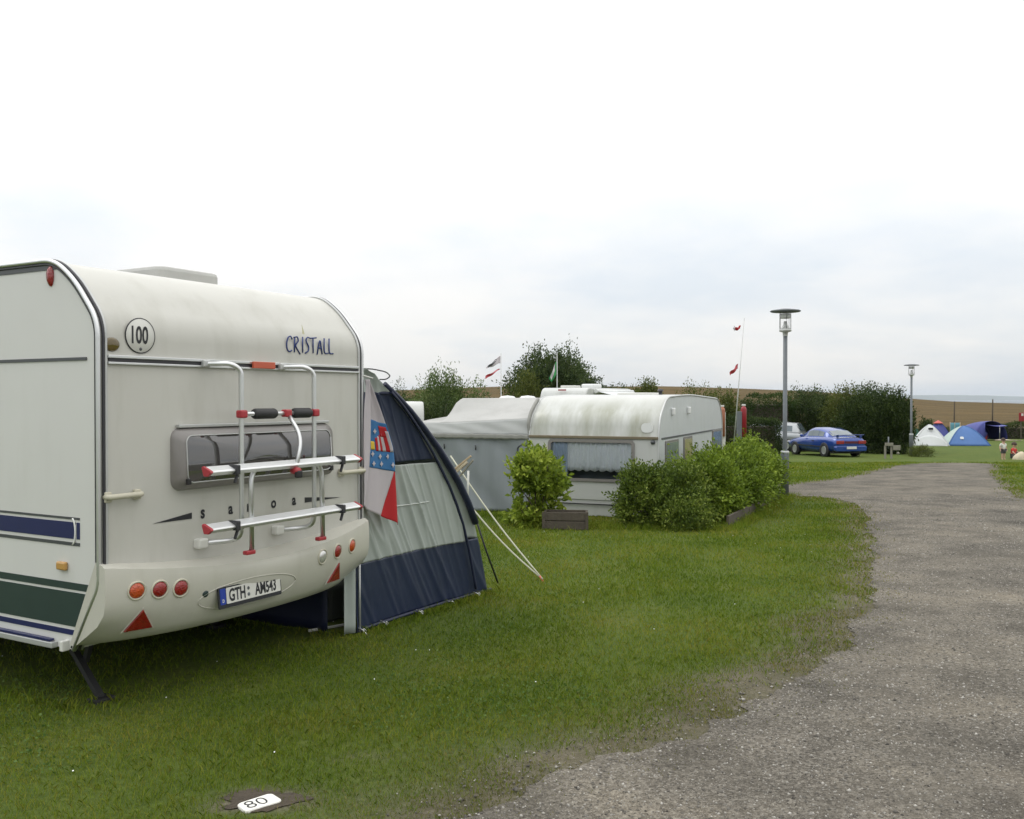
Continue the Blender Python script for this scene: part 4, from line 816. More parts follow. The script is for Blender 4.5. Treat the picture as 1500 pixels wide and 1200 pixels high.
lm2 = copy_tree(lm1); x, y = gpt(1335, 668); lm2.location = (x, y, gz(y)); lm2['label'] = 'grey disc topped street lamp standing before the big dark shrub thicket'

# ================================================================== plants
def unit(v): return v/np.maximum(np.linalg.norm(v, axis=-1, keepdims=True), 1e-9)
def leafquads(P, D, size, r, aspect=.5, cup=.12):
    """a folded diamond leaf at each point P, roughly pointing along D"""
    n = len(P); d = unit(D+r.normal(0, .75, (n, 3))); nn = unit(np.cross(d, r.normal(0, 1, (n, 3)))); nn[nn[:, 2] < 0] *= -1; sd_ = np.cross(d, nn)
    s_ = (size*r.uniform(.6, 1.25, n))[:, None]
    a_ = P; b_ = P+d*s_*.5+sd_*s_*aspect*.5+nn*s_*cup; c_ = P+d*s_; e_ = P+d*s_*.5-sd_*s_*aspect*.5+nn*s_*cup
    return np.stack([a_, b_, c_, e_], 1).reshape(-1, 3)
def sprigs(r, n, rad, cz, per, leaf, spread, start=.45, low=-.35, shape=None, jag=.22, clump=0, upb=.25, pref=None):
    u = unit(r.normal(0, 1, (n, 3))); u[:, 2] = np.where(u[:, 2] < low, -u[:, 2]*.6, u[:, 2]); u = unit(u)
    ph = r.uniform(0, 6, 3); k = 1+jag*(np.sin(u[:, 0]*5+ph[0])*np.cos(u[:, 1]*4+ph[1])+.7*np.sin(u[:, 2]*7+u[:, 0]*6+ph[2]))*.7+r.normal(0, jag*.35, n)
    tip = u*np.array(rad)*k[:, None]
    if clump:
        cc = unit(r.normal(0, 1, (clump, 3))); cc[:, 2] = np.abs(cc[:, 2])*.9-.15 if low > -.9 else cc[:, 2]*.8+.05; idx = r.integers(0, clump, n)
        cen = unit(cc)[idx]*np.array(rad)*r.uniform(.45, .8, clump)[idx][:, None]; tip = cen+u*np.array(rad)*.36*(1+.3*r.normal(0, 1, n))[:, None]
        base = cen*.75
    else: base = tip*np.array([.25, .25, .1])
    t_ = r.uniform(start, 1.0, (n, per))**.8
    L_ = (tip-base); P = base[:, None]+L_[:, None]*t_[..., None]
    P[..., 2] += upb*rad[2]*.3*t_**2
    P += r.normal(0, spread, P.shape)
    D = np.repeat(unit(L_+np.array([0, 0, .25*rad[2]]))[:, None], per, 1)
    P = P.reshape(-1, 3); D = D.reshape(-1, 3); P[:, 2] += cz
    ok = P[:, 2] > .02
    return P[ok], D[ok], tip+np.array([0, 0, cz])
def limbs(r, tips, trunk_r, h0, m_, parent, name='trunk', n=9, base=None):
    mb = MB(); base = Vector(base or (0, 0, 0)); top = Vector((r.normal(0, .05), r.normal(0, .05), h0))
    mb.tube([base-Vector((0, 0, .05)), base+(top-base)*.5+Vector((r.normal(0, .02), r.normal(0, .02), 0)), top], [trunk_r*1.2, trunk_r, trunk_r*.75], 8)
    for q in tips[r.choice(len(tips), min(n, len(tips)), replace=False)]:
        q = Vector(q); md_ = top*.5+q*.5+Vector((0, 0, .12*h0)); mb.tube([top-Vector((0, 0, .1*h0)), md_, q*.95], [trunk_r*.55, trunk_r*.35, trunk_r*.1], 6)
    return mb.build(name, m_, parent)
def plant(name, label, cat, px, d, width, height, lf, seed, n=260, per=28, leaf=.05, depth=None, cz=.5, clump=0, trunk=.04, h0=None, spread=.05, jag=.22, group=None, low=-.95, aspect=.5, stems=1, start=.45, upb=.25, xy=None):
    r = np.random.default_rng(seed); x, y = xy if xy else ((px-750)/FPX*d, d)
    t_ = thing(name, label, cat, (x, y, gz(y)), r.uniform(0, 360) if depth is None else 0, group)
    rad = (width/2, (depth or width)/2, height*(1-cz)); P, D, tips = sprigs(r, n, rad, height*cz, per, leaf, spread, start, low, jag=jag, clump=clump, upb=upb)
    np_mesh('crown' if trunk > .03 else 'foliage', leafquads(P, D, leaf, r, aspect), 4, lf, t_)
    if stems == 1: limbs(r, tips, trunk, h0 or height*.4, M['bark'], t_, 'trunk' if trunk > .03 else 'stem', 14)
    else:
        for k in range(stems):
            b_ = (r.uniform(-.3, .3)*width*.5, r.uniform(-.3, .3)*(depth or width)*.5, 0); q = tips[r.integers(0, len(tips))]
            MB().tube([b_, Vector(b_)*.6+Vector(q)*.35, Vector(q)*.95], [trunk, trunk*.7, trunk*.2], 6).build('stem', M['bark'], t_)
    return t_
def hedge(name, label, a_, b_, wd, ht, lf, seed, n=9000, leaf=.06, round_=.15, group=None, cat='hedge', shag=.05):
    """clipped hedge from a to b: a twiggy core under a coat of leaves"""
    r = np.random.default_rng(seed); a_, b_ = np.array(a_), np.array(b_); l_ = np.linalg.norm(b_-a_); c0 = (a_+b_)/2; ang = math.degrees(math.atan2(b_[1]-a_[1], b_[0]-a_[0]))
    t_ = thing(name, label, cat, (c0[0], c0[1], gz(c0[1])), ang, group)
    A = np.array([l_*ht*2, wd*ht*2, l_*wd]); f_ = r.choice(3, n, p=A/A.sum()); P = r.uniform(-1, 1, (n, 3)); sg_ = r.choice([-1, 1], n)
    for i, ax in ((0, 1), (1, 0)): P[f_ == i, ax] = sg_[f_ == i]
    P[f_ == 2, 2] = 1
    Nn = np.zeros((n, 3)); Nn[f_ == 0, 1] = sg_[f_ == 0]; Nn[f_ == 1, 0] = sg_[f_ == 1]; Nn[f_ == 2, 2] = 1
    q = np.abs(P[:, :2]).max(1); P[:, 2] = P[:, 2]*.5+.5; P = P*np.array([l_/2, wd/2, ht]); P[:, 2] -= round_*np.clip(np.abs(P[:, 1])/(wd/2), 0, 1)**4*(P[:, 2] > ht*.9)+round_*np.clip(np.abs(P[:, 0])/(l_/2), 0, 1)**6*(P[:, 2] > ht*.9)
    P += Nn*(.06*np.sin(P[:, [0]]*3.1+P[:, [2]]*4)+r.normal(0, shag, (n, 1)))-Nn*np.abs(r.normal(0, .06, (n, 1)))
    ok_ = P[:, 2] > .03; P = P[ok_]; Nn = Nn[ok_]
    np_mesh('foliage', leafquads(P, Nn+np.array([0, 0, .5]), leaf, r, .55), 4, lf, t_)
    mb = MB(); mb.prism([(x*(1-.0), y, .0) for x, y in rrect(l_-.36, wd-.36, min(wd, l_)*.15, 3)], (0, 0, ht-.28-round_*.6)); mb.build('twig_core', M['bark'], t_, bevel=.06)
    return t_
def gp(px, d): return ((px-750)/FPX*d, d)
# the light bush, its planter box, and the shrubs along the bed
plant('leafy_shrub', 'light yellow green leafy shrub before the grey awning, behind the wooden planter', 'shrub', 782, 14.6, 1.22, 1.16, LF['light'], 13, n=380, per=20, leaf=.095, cz=.46, clump=13, trunk=.016, stems=9, spread=.035, jag=.34, start=.5, aspect=.55)
x, y = gpt(830, 777); pb = thing('planter_box', 'weathered wooden planter box beside the light green shrub', 'planter', (x, y+.2, gz(y+.2)), -6)
for k in range(2): MB().box((0, -.17, .07+.135*k), (.66, .03, .125)).build('plank', M['wood'], pb, bevel=.006); MB().box((0, .17, .07+.135*k), (.66, .03, .125)).build('plank', M['wood'], pb, bevel=.006)
for s_ in (-1, 1):
    for k in range(2): MB().box((s_*.315, 0, .07+.135*k), (.03, .305, .125)).build('end_plank', M['wood'], pb, bevel=.006)
    MB().box((s_*.325, -.192, .14), (.045, .02, .27)).build('corner_post', M['wood'], pb)
MB().box((0, 0, .22), (.59, .30, .02)).build('soil', M['soil'], pb)
plant('leafy_shrub', 'dark mixed shrub at the front corner of the weathered white caravan', 'shrub', 942, 14.5, .9, .88, LF['mid'], 21, n=420, per=26, leaf=.058, cz=.40, trunk=.014, stems=8, jag=.30, spread=.04)
plant('leafy_shrub', 'broad dull green shrub in the bed beside the white caravan side windows', 'shrub', 992, 14.8, 1.1, .88, LF['mid'], 22, n=520, per=26, leaf=.056, cz=.42, trunk=.014, stems=8, jag=.26, spread=.045)
plant('low_shrub', 'low pale leaved shrub at the foot of the shrub bed', 'shrub', 1000, 14.1, .9, .5, LF['mid'], 23, n=240, per=22, leaf=.05, cz=.35, trunk=.01, stems=5, jag=.3)
for i, (px, d, wd, ht) in enumerate(((1034, 15.4, 1.25, 1.00), (1062, 16.5, 1.35, 1.10), (1085, 17.5, 1.3, 1.15), (1103, 18.5, 1.2, 1.18))):
    plant('hedge_shrub', ['rounded bright hedge shrub next to the dull broad shrub', 'second bright hedge shrub from the dull broad shrub', 'second bright hedge shrub from the tall near street lamp', 'bright green hedge shrub right beside the tall near street lamp'][i], 'shrub', px, d, wd, ht, LF['priv'], 31+i, n=560, per=24, leaf=.068, cz=.44, trunk=.014, stems=7, jag=.27, spread=.05, start=.4, group='bright green shrubs in the bed')
a_, b_ = Vector((*gpt(1066, 774), 0)), Vector((*gpt(1142, 733), 0)); c0 = (a_+b_)/2
eb = thing('bed_edging', 'dark wooden board edging the shrub bed along the lawn', 'edging', (c0.x, c0.y, gz(c0.y)))
for k in range(3):
    p0, p1 = a_+(b_-a_)*(k/3+.003), a_+(b_-a_)*((k+1)/3-.003); p0.z, p1.z = gz(p0.y)+.10, gz(p1.y)+.10; MB().bar(p0-eb.location, p1-eb.location, .04, .17).build('board', M['wood'], eb, bevel=.006)
# hedges and thickets behind
hedge('clipped_hedge', 'low clipped dark hedge hiding the silver car', gp(1000, 41), gp(1139, 41.6), .9, 1.66, LF['dark'], 41, 16000, .085)
hedge('clipped_hedge', 'tall dark clipped conifer hedge behind the red fire point', gp(1092, 47), gp(1156, 47.5), 1.3, 2.86, LF['conifer'], 42, 16000, .075, .4)
hedge('boundary_hedge', 'dark boundary hedge at the field edge beside the dark blue tent', gp(1462, 73), gp(1640, 72), 1.2, 1.25, LF['dark'], 43, 12000, .11, .2)
hedge('windbreak_hedge', 'thin dark hedge row at the field edge behind the tents', gp(1335, 74), gp(1462, 74), .8, .75, LF['dark'], 44, 9000, .11, .2)
hedge('field_hedge', 'low hedge row at the field edge behind the white motorhome', gp(250, 70), gp(1100, 72), 1.5, 2.1, LF['olive'], 45, 32000, .15, .5, shag=.25)
GT = 'trees and bushes behind the caravans'
plant('willow_bush', 'feathery grey green willow bush behind the big grey canvas awning', 'bush', 658, 33, 2.9, 2.75, LF['willow'], 51, n=900, per=36, leaf=.12, cz=.42, trunk=.03, stems=12, jag=.34, spread=.07, aspect=.34, start=.25, upb=.8, group=GT)
plant('willow_bush', 'dark lower willow bush crouching over the far left caravan roof', 'bush', 640, 31, 2.0, 2.35, LF['tree'], 52, n=300, per=26, leaf=.085, cz=.4, trunk=.02, stems=6, jag=.25, spread=.08, aspect=.3, group=GT)
plant('dark_tree', 'tall dark tree with spiky top behind the white motorhome', 'tree', 806, 46, 4.6, 5.1, LF['tree'], 53, n=950, per=26, leaf=.13, cz=.56, clump=26, trunk=.14, h0=2.2, spread=.10, jag=.3, group=GT, low=-.6)
plant('dark_tree', 'slim dark tree top rising next to the tall dark tree', 'tree', 848, 48, 2.4, 4.2, LF['tree'], 54, n=420, per=24, leaf=.13, cz=.55, clump=26, trunk=.1, h0=1.8, spread=.1, group=GT, low=-.6)
plant('round_bush', 'fresh green rounded bush before the tall dark tree', 'bush', 772, 43, 2.1, 3.5, LF['olive'], 55, n=420, per=28, leaf=.10, cz=.45, trunk=.03, stems=5, jag=.2, spread=.09, group=GT)
plant('thin_tree', 'thin wispy young tree beyond the motorhome awning', 'tree', 874, 50, 1.5, 4.1, LF['tree'], 56, n=150, per=22, leaf=.11, cz=.62, clump=12, trunk=.05, h0=2.4, spread=.07, group=GT)
plant('round_bush', 'olive green round tree crown above the old caravan roof', 'bush', 938, 52, 2.7, 4.1, LF['olive'], 57, n=460, per=28, leaf=.12, cz=.55, clump=24, trunk=.06, h0=1.6, spread=.1, group=GT)
for i, (px, d, wd, ht, k, lab) in enumerate(((903, 53, 1.6, 3.2, 'tree', 'small dark bush between motorhome awning and olive crown'), (1030, 58, 3.4, 3.35, 'olive', 'scrubby olive bush against the brown field behind the caravan'), (1064, 56, 1.7, 3.0, 'olive', 'yellowish scrub bush below the leaning pennant mast'), (578, 60, 2.6, 3.4, 'tree', 'low dark bush peeping over the awning peak'), (612, 62, 2.0, 3.3, 'olive', 'olive bush behind the willow beside the field'))):
    plant('scrub_bush', lab, 'bush', px, d, wd, ht, LF[k], 61+i, n=300, per=26, leaf=.13, cz=.45, trunk=.025, stems=5, jag=.3, spread=.12, group=GT)
GE = 'dark shrub thicket behind the blue car'
for i, (px, d, wd, ht, k, lab) in enumerate(((1176, 48, 2.3, 2.95, 'tree', 'bushy shrub above the silver car by the conifer hedge'), (1205, 49, 1.7, 2.8, 'tree', 'dark shrub directly behind the blue car roof'), (1238, 46, 2.2, 2.9, 'olive', 'olive tinted shrub with wispy top above the blue car boot'), (1262, 44.5, 2.2, 2.65, 'dark', 'dense dark shrub over the boot of the blue car'), (1293, 43.5, 2.2, 2.7, 'dark', 'dense dark shrub above the wooden hookup boards'), (1316, 42.8, 1.35, 2.6, 'dark', 'dense dark shrub right behind the far street lamp'), (1275, 46.5, 3.2, 3.05, 'tree', 'tallest shrub of the thicket with ragged crown'))):
    plant('thicket_shrub', lab, 'shrub', px, d, wd, ht, LF[k], 71+i, n=640, per=26, leaf=.105, cz=.44, trunk=.025, stems=6, jag=.22, spread=.09, start=.35, group=GE, upb=.5)
plant('grass_tussock', 'low tussock of weeds at the foot of the far street lamp', 'plant', 1349, 39.8, 1.0, .42, LF['olive'], 81, n=160, per=20, leaf=.10, cz=.25, trunk=.01, stems=3, aspect=.2)
plant('low_bush', 'small black green bush between hedge and white tent', 'bush', 1357, 66, 1.0, 1.5, LF['dark'], 82, n=140, per=24, leaf=.11, cz=.5, trunk=.02, stems=3)

# ================================================================== background caravans
def side_caravan(label, fr, L_, W_, H_, seed, group='white caravans and motorhomes in the back row'):
    t_ = fthing('caravan', label, 'caravan', fr, group)
    pr = fillet([(.10, .35), (0, .5), (.02, H_-.45), (.28, H_), (L_-.4, H_), (L_, H_-.7), (L_-.05, .35)], [0, .05, .25, .25, .4, .3, 0], 6); n = len(pr)
    MB().prism([(0, y, z) for y, z in pr], (W_, 0, 0)).build('body', M['oldpanel'], t_, bevel=.05)
    for x in (-.004, W_-.004): MB().prism([(x, y, z) for y, z in [(.5, 1.15), (1.6, 1.15), (1.6, 1.7), (.5, 1.7)]], (.012, 0, 0)).build('window', M['smoked'], t_); MB().prism([(x, y, z) for y, z in [(L_-1.9, 1.15), (L_-.9, 1.15), (L_-.9, 1.7), (L_-1.9, 1.7)]], (.012, 0, 0)).build('window', M['smoked'], t_)
    MB().box((W_/2, -.0, 1.45), (W_*.7, .05, .5)).build('rear_window', M['smoked'], t_)
    for x in (.12, W_-.12):
        mm = basis((x, L_*.5, fr.ground(x, L_*.5)+.31), (0, 1, 0), (0, 0, 1), (1, 0, 0)); MB().lathe([(0, .06), (.17, .08), (.29, .09), (.31, .06), (.31, -.06), (.29, -.09), (.17, -.08), (0, -.06)], 18, mm).build('wheel', M['tyre'], t_)
    MB().box((W_/2, L_*.5, .30), (W_-.3, L_-.4, .12)).build('chassis', M['black'], t_)
    return t_
x, y = gp(790, 40.5); Fm = Frame(x, y, gz(y), -26); Hm = Fm.at(830, 568).z
mh_ = side_caravan('white motorhome with red high brake lamp and side awning behind the old caravan', Fm, 6.6, 2.15, Hm, 1); mh_.name = 'motorhome'; mh_['category'] = 'motorhome'
MB().box((1.05, -.0+.075, Hm-.10), (.36, .05, .06)).build('brake_lamp', M['lens_red'], mh_)
MB().tube([(2.24, 1.0, Hm-.15), (2.24, 6.0, Hm-.15)], .09, 10).build('awning_case', M['white'], mh_)
mb = MB(); mb.grid(lambda s_, t_: Vector((2.24+1.5*t_, 1.1+4.8*s_, Hm-.14-.28*t_-.04*math.sin(math.pi*t_))), 12, 6); mb.build('awning_cloth', M['tentwhite'], mh_, solid=.01)
mb = MB(); mb.grid(lambda s_, t_: Vector((3.74, 1.1+4.8*s_, Hm-.42-.16*t_-.05*abs(math.sin(s_*22)))), 60, 2); mb.build('awning_valance', M['canvasv'], mh_, solid=.01)
for y_ in (1.2, 5.8): MB().tube([(3.72, y_, Fm.ground(3.7, y_)), (3.72, y_, Hm-.42)], .02, 6).build('awning_leg', M['alu'], mh_)
MB().box((.9, 1.4, Hm+.05), (.7, .7, .12)).build('roof_hatch', M['whiteplast'], mh_, bevel=.03)
mb = MB(); mb.prism([(1.2+a_, 3.2+b_, Hm) for a_, b_ in rrect(.7, 1.0, .15, 4)], (0, 0, .2)); mb.build('roof_box', M['white'], mh_, bevel=.06)
x, y = gp(705, 35); Fv = Frame(x, y, gz(y), -12); cv = side_caravan('white caravan with two domed roof hatches behind the canvas awning ridge', Fv, 5.2, 2.2, EYE-gz(y)-.03, 2)
for k in (.75, 1.55): MB().lathe([(.32, 0), (.33, .05), (.25, .12), (0, .15)], 20, Matrix.Translation((k, 1.2, EYE-gz(y)-.03))).build('roof_hatch', M['white'], cv)
x, y = gp(560, 30); side_caravan('white caravan half hidden between the dome awning and willow', Frame(x, y, gz(y), 8), 4.6, 1.35, 2.2, 3)
x, y = gp(592, 27.5); fy = Frame(x, y, gz(y), 12)
bt = fthing('trailer_tent', 'beige folding trailer under a flat cover beside the willow', 'trailer', fy, 'white caravans and motorhomes in the back row')
mb = MB(); mb.prism([(a_, b_, 1.05) for a_, b_ in rrect(1.15, 2.0, .1, 3)], (0, 0, .35)); mb.build('body', M['plast'], bt, bevel=.04)
mb = MB(); mb.prism([(a_, b_, 1.40) for a_, b_ in rrect(1.25, 2.1, .1, 3)], (0, 0, .12)); mb.build('lid', M['beige'], bt, bevel=.05)
mb = MB(); mb.prism([(a_, b_, .36) for a_, b_ in rrect(1.0, 1.8, .1, 3)], (0, 0, .69)); mb.build('hull', M['canvasw'], bt, bevel=.03)
for x in (-.5, .5): MB().lathe([(0, .05), (.26, .07), (.28, .04), (.28, -.04), (.26, -.07), (0, -.05)], 16, basis((x, 0, fy.ground(x, 0)+.28), (0, 1, 0), (0, 0, 1), (1, 0, 0))).build('wheel', M['tyre'], bt)
for y_ in (-.7, .7): MB().tube([(0, y_, fy.ground(0, y_)), (0, y_, .40)], .025, 6).build('leg', M['galv'], bt)

# ================================================================== masts with flags and pennants
def mast(label, px, d, ytop, lean=0, r=.025, base_px=None):
    b_ = Vector((*gp(base_px or px, d), 0)); b_.z = gz(d); t_ = thing('flag_mast', label, 'mast', b_); tp = ppt(px, ytop, d)-b_
    MB().tube([(0, 0, 0), tp*.5, tp], [r, r*.9, r*.6], 8).build('pole', M['aludull'], t_); return t_, tp, b_
def pennant(nm, t_, b_, pts, d, m_, thick=.004):
    q = [ppt(px, py, d)-b_ for px, py in pts]; mb = MB()
    mb.grid(lambda s_, k: ((q[0]*(1-k)+q[3]*k)*(1-s_)+(q[1]*(1-k)+q[2]*k)*s_)+Vector((0, .05*math.sin(s_*8+k*2), .02*math.sin(s_*9))), 14, 6); return mb.build(nm, m_, t_, solid=thick)
t_, tp, b_ = mast('thin mast flying two windblown white and red pennants behind the canvas awning', 734, 38, 518)
pennant('white_pennant', t_, b_, [(733, 521), (712, 539), (713, 540.5), (733, 532)], 38, M['flagw']); pennant('grey_stripe', t_, b_, [(727, 526), (714, 537), (715, 539.5), (728, 529)], 37.97, M['greydecal']); pennant('red_pennant', t_, b_, [(732, 540), (711, 551), (711, 556), (732, 541.5)], 38, M['red'])
t_, tp, b_ = mast('white mast with hanging green and white flag before the tall dark tree', 816, 42, 517)
pennant('flag_cloth', t_, b_, [(815, 529), (804, 555), (808, 560), (815, 549)], 42, M['greenflag']); pennant('white_bands', t_, b_, [(813, 533), (806, 553), (808, 557), (813, 543)], 41.95, M['flagw'])
t_, tp, b_ = mast('leaning pale mast with two red pennants beyond the old caravan', 1090, 30, 466, base_px=1072, r=.018)
pennant('red_pennant', t_, b_, [(1085, 477), (1076, 481), (1076, 485), (1084, 482)], 30, M['flagr']); pennant('red_pennant', t_, b_, [(1081, 533), (1069, 546), (1069, 551), (1081, 540)], 30, M['red']); pennant('white_tail', t_, b_, [(1076, 477.5), (1074, 481), (1074.5, 484), (1077, 483)], 30, M['flagw'])
# fire point posts
for px, d, y0, y1, lab, m_, top in ((1083, 24.5, 603, 596, 'grey post with red fire extinguisher cover behind the bright hedge', 'firered', 1), (1059, 25.5, 604, 598, 'white post with orange cover beside the old caravan rear corner', 'dullorange', 0)):
    b_ = Vector((*gp(px, d), gz(d))); t_ = thing('fire_point', lab, 'fire point', b_); zt = EYE-(y0-HOR)/FPX*d-b_.z
    mb = MB(); mb.prism([(a_, c__, 0) for a_, c__ in rrect(.13, .13, .03, 3)], (0, 0, zt)); mb.build('post', M['galv' if top else 'whiteplast'], t_, bevel=.01)
    rb = .075; x_ = .115 if top else -.03; z1_ = zt+.14; z0_ = z1_-.80
    MB().lathe([(0, z0_), (rb, z0_), (rb, z1_-.08), (rb*.8, z1_-.03), (rb*.35, z1_), (0, z1_)], 16, Matrix.Translation((x_, -.06 if not top else .0, 0))).build('extinguisher', M[m_], t_)
    MB().box((x_, 0 if top else -.06, z1_+.03), (.10, .03, .05)).build('valve', M['whiteplast'], t_, bevel=.008)
    MB().box((x_*.5, .02, z0_+.4), (.14, .02, .04)).build('bracket', M['galv'], t_)
# hookup boards by the far lamp
x, y = gpt(1303, 672); t_ = thing('hookup_stand', 'weathered wooden hookup stand of two boards on posts below the dark thicket', 'stand', (x, y, gz(y)))
for px, py, wd, ht in ((1302, 651, .34, .13), (1313, 656, .30, .20)): p = ppt(px, py, y)-t_.location; MB().box((p.x, -.05, p.z), (wd, .05, ht)).build('board', M['woodgrey'], t_, bevel=.01)
for px, py in ((1297, 653), (1306, 653)): p = ppt(px, py, y)-t_.location; MB().box((p.x, 0, p.z/2), (.07, .06, p.z)).build('post', M['woodgrey'], t_)
p = ppt(1302, 640, y)-t_.location; MB().tube([(p.x, .02, .4), (p.x, .02, p.z)], .03, 8).build('pipe', M['galv'], t_)
p = ppt(1315, 664, y)-t_.location; MB().lathe([(0, -.04), (.05, -.03), (.06, 0), (.05, .03), (0, .04)], 12, basis((p.x, -.06, p.z), (1, 0, 0), (0, 0, 1), (0, -1, 0))).build('tap_box', M['woodgrey'], t_)
# poles and notice board at the field edge
for px, d, yt, lab in ((1398, 73.5, 588, 'dark wooden pole behind the white tent and teal windbreak'), (1454, 73.5, 585, 'dark wooden pole rising behind the dark blue tent')):
    b_ = Vector((*gp(px, d), gz(d))); h_ = EYE-(yt-HOR)/FPX*d-b_.z; o = MB().tube([(0, 0, 0), (0, 0, h_*.6), (.01, 0, h_)], [.06, .055, .045], 8).build('field_pole', M['bark']); o.location = b_; tag(o, lab, 'pole', 'dark poles at the field edge')
b_ = Vector((*gp(1496, 71), gz(71))); t_ = thing('notice_board', 'red notice board on a post before the boundary hedge', 'sign', b_); p = ppt(1496, 611, 71)-b_
MB().box((p.x, -.04, p.z), (.40, .05, .66)).build('board', M['firered'], t_, bevel=.02); MB().box((p.x+.05, -.07, p.z+.18), (.16, .015, .18)).build('white_mark', M['whiteplast'], t_); MB().box((0, 0, (p.z+.3)/2), (.08, .06, p.z+.3)).build('post', M['wood'], t_)

# ================================================================== cars
def make_car(label, fr, paint, kind='coupe', group='cars parked by the hedge'):
    """local y = forward, x = right; stations along the length"""
    t_ = fthing('parked_car', label, 'car', fr, group)
    # (y, half width, z bottom, z shoulder, z top of deck)
    if kind == 'coupe': S = [(-2.15, .70, .42, .72, .84), (-2.08, .80, .30, .76, .90), (-1.5, .845, .22, .78, .93), (-.8, .85, .20, .78, .92), (.2, .85, .20, .76, .89), (.9, .845, .20, .73, .86), (1.5, .83, .22, .66, .78), (1.95, .78, .25, .58, .68), (2.12, .68, .34, .50, .58)]; G = [(-1.62, .60, .92, .925), (-1.05, .58, .91, 1.20), (-.55, .56, .90, 1.30), (.0, .55, .89, 1.31), (.35, .56, .88, 1.24), (.98, .64, .85, .86)]
    else: S = [(-2.1, .74, .40, .85, .95), (-2.0, .82, .30, .90, 1.0), (-1.0, .84, .24, .90, 1.0), (.3, .84, .24, .88, .98), (1.2, .82, .24, .84, .94), (1.9, .76, .28, .74, .82), (2.05, .66, .36, .6, .68)]; G = [(-2.0, .66, .99, 1.0), (-1.75, .62, .99, 1.42), (-.6, .60, .98, 1.52), (.1, .60, .97, 1.50), (.5, .61, .96, 1.38), (1.15, .68, .93, .94)]
    def sec(s_):
        y, w_, b_, sh, tp = s_; h = [(0, b_), (w_*.72, b_), (w_*.93, b_+.05), (w_*.99, b_+.5*(sh-b_)), (w_, b_+.72*(sh-b_)), (w_*.97, sh), (w_*.88, tp-.015), (w_*.6, tp), (0, tp+.012)]
        return [(x, y, z) for x, z in h]+[(-x, y, z) for x, z in h[-2:0:-1]]
    mb = MB(); n = 16; ss_ = [sec(s_) for s_ in S]
    mb.add([p for s_ in ss_ for p in s_], [(i*n+j, i*n+(j+1) % n, (i+1)*n+(j+1) % n, (i+1)*n+j) for i in range(len(S)-1) for j in range(n)]+[tuple(range(n)), tuple(range(len(S)*n-1, (len(S)-1)*n-1, -1))], True)
    bd = mb.build('body', paint, t_); sb = bd.modifiers.new('s', 'SUBSURF'); sb.levels = 1; sb.render_levels = 1
    mb = MB(); 
    def gsec(s_): y, w_, b_, tp = s_; return [(w_+.13*(1 if tp-b_ > .1 else .4), y, b_-.02), (w_+.02, y, b_+.75*(tp-b_)), (w_*.86, y, tp-.012), (0, y, tp+.012), (-w_*.86, y, tp-.012), (-w_-.02, y, b_+.75*(tp-b_)), (-w_-.13*(1 if tp-b_ > .1 else .4), y, b_-.02)]
    gg = [gsec(s_) for s_ in G]; mb.add([p for s_ in gg for p in s_], [(i*7+j, i*7+j+1, (i+1)*7+j+1, (i+1)*7+j) for i in range(len(G)-1) for j in range(6)]+[tuple(range(7)), tuple(range(len(G)*7-1, (len(G)-1)*7-1, -1))], True)
    mb.build('cabin', paint, t_)
    def quadpt(i, j, s_, k): a_ = Vector(gg[i][j])*(1-s_)+Vector(gg[i+1][j])*s_; b_ = Vector(gg[i][j+1])*(1-s_)+Vector(gg[i+1][j+1])*s_; return a_*(1-k)+b_*k
    def glassq(nm, i, a0, a1, j, k0, k1, off):
        off = Vector(off); mb = MB(); mb.add([quadpt(i, j, s_, k)+off for s_, k in ((a0, k0), (a1, k0), (a1, k1), (a0, k1))], [(0, 1, 2, 3)]); return mb.build(nm, M['carglass'], t_)
    for j, k0, k1, sx_ in ((0, .16, .92, 1), (5, .08, .84, -1)):
        glassq('side_window', 1, .15, .97, j, k0, k1, (.008*sx_, 0, 0)); glassq('side_window', 2, .03, .99, j, k0, k1, (.008*sx_, 0, 0)); glassq('side_window', 3, .02, .98, j, k0, k1, (.008*sx_, 0, 0))
    mb = MB(); mb.add([quadpt(0, 2, .12, .05)+Vector((0, -.004, .012)), quadpt(0, 3, .12, .95)+Vector((0, -.004, .012)), quadpt(0, 3, .95, .95)+Vector((0, -.004, .012)), quadpt(0, 2, .95, .05)+Vector((0, -.004, .012))], [(0, 1, 2, 3)]); mb.add([quadpt(0, 1, .12, .3)+Vector((0, -.004, .012)), quadpt(0, 2, .12, 1)+Vector((0, -.004, .012)), quadpt(0, 2, .95, 1)+Vector((0, -.004, .012)), quadpt(0, 1, .95, .4)+Vector((0, -.004, .012))], [(0, 1, 2, 3)]); mb.add([quadpt(0, 3, .12, 0)+Vector((0, -.004, .012)), quadpt(0, 4, .12, .7)+Vector((0, -.004, .012)), quadpt(0, 4, .95, .6)+Vector((0, -.004, .012)), quadpt(0, 3, .95, 0)+Vector((0, -.004, .012))], [(0, 1, 2, 3)]); mb.build('rear_window', M['carglass'], t_)
    k = len(G)-2; mb = MB(); off = Vector((0, .008, .010))
    for j, k0, k1 in ((1, .5, 1), (2, 0, 1), (3, 0, 1), (4, 0, .5)): mb.add([quadpt(k, j, s_, q)+off for s_, q in ((.08, k0), (.9, k0), (.9, k1), (.08, k1))], [(0, 1, 2, 3)])
    mb.build('windscreen', M['carglass'], t_)
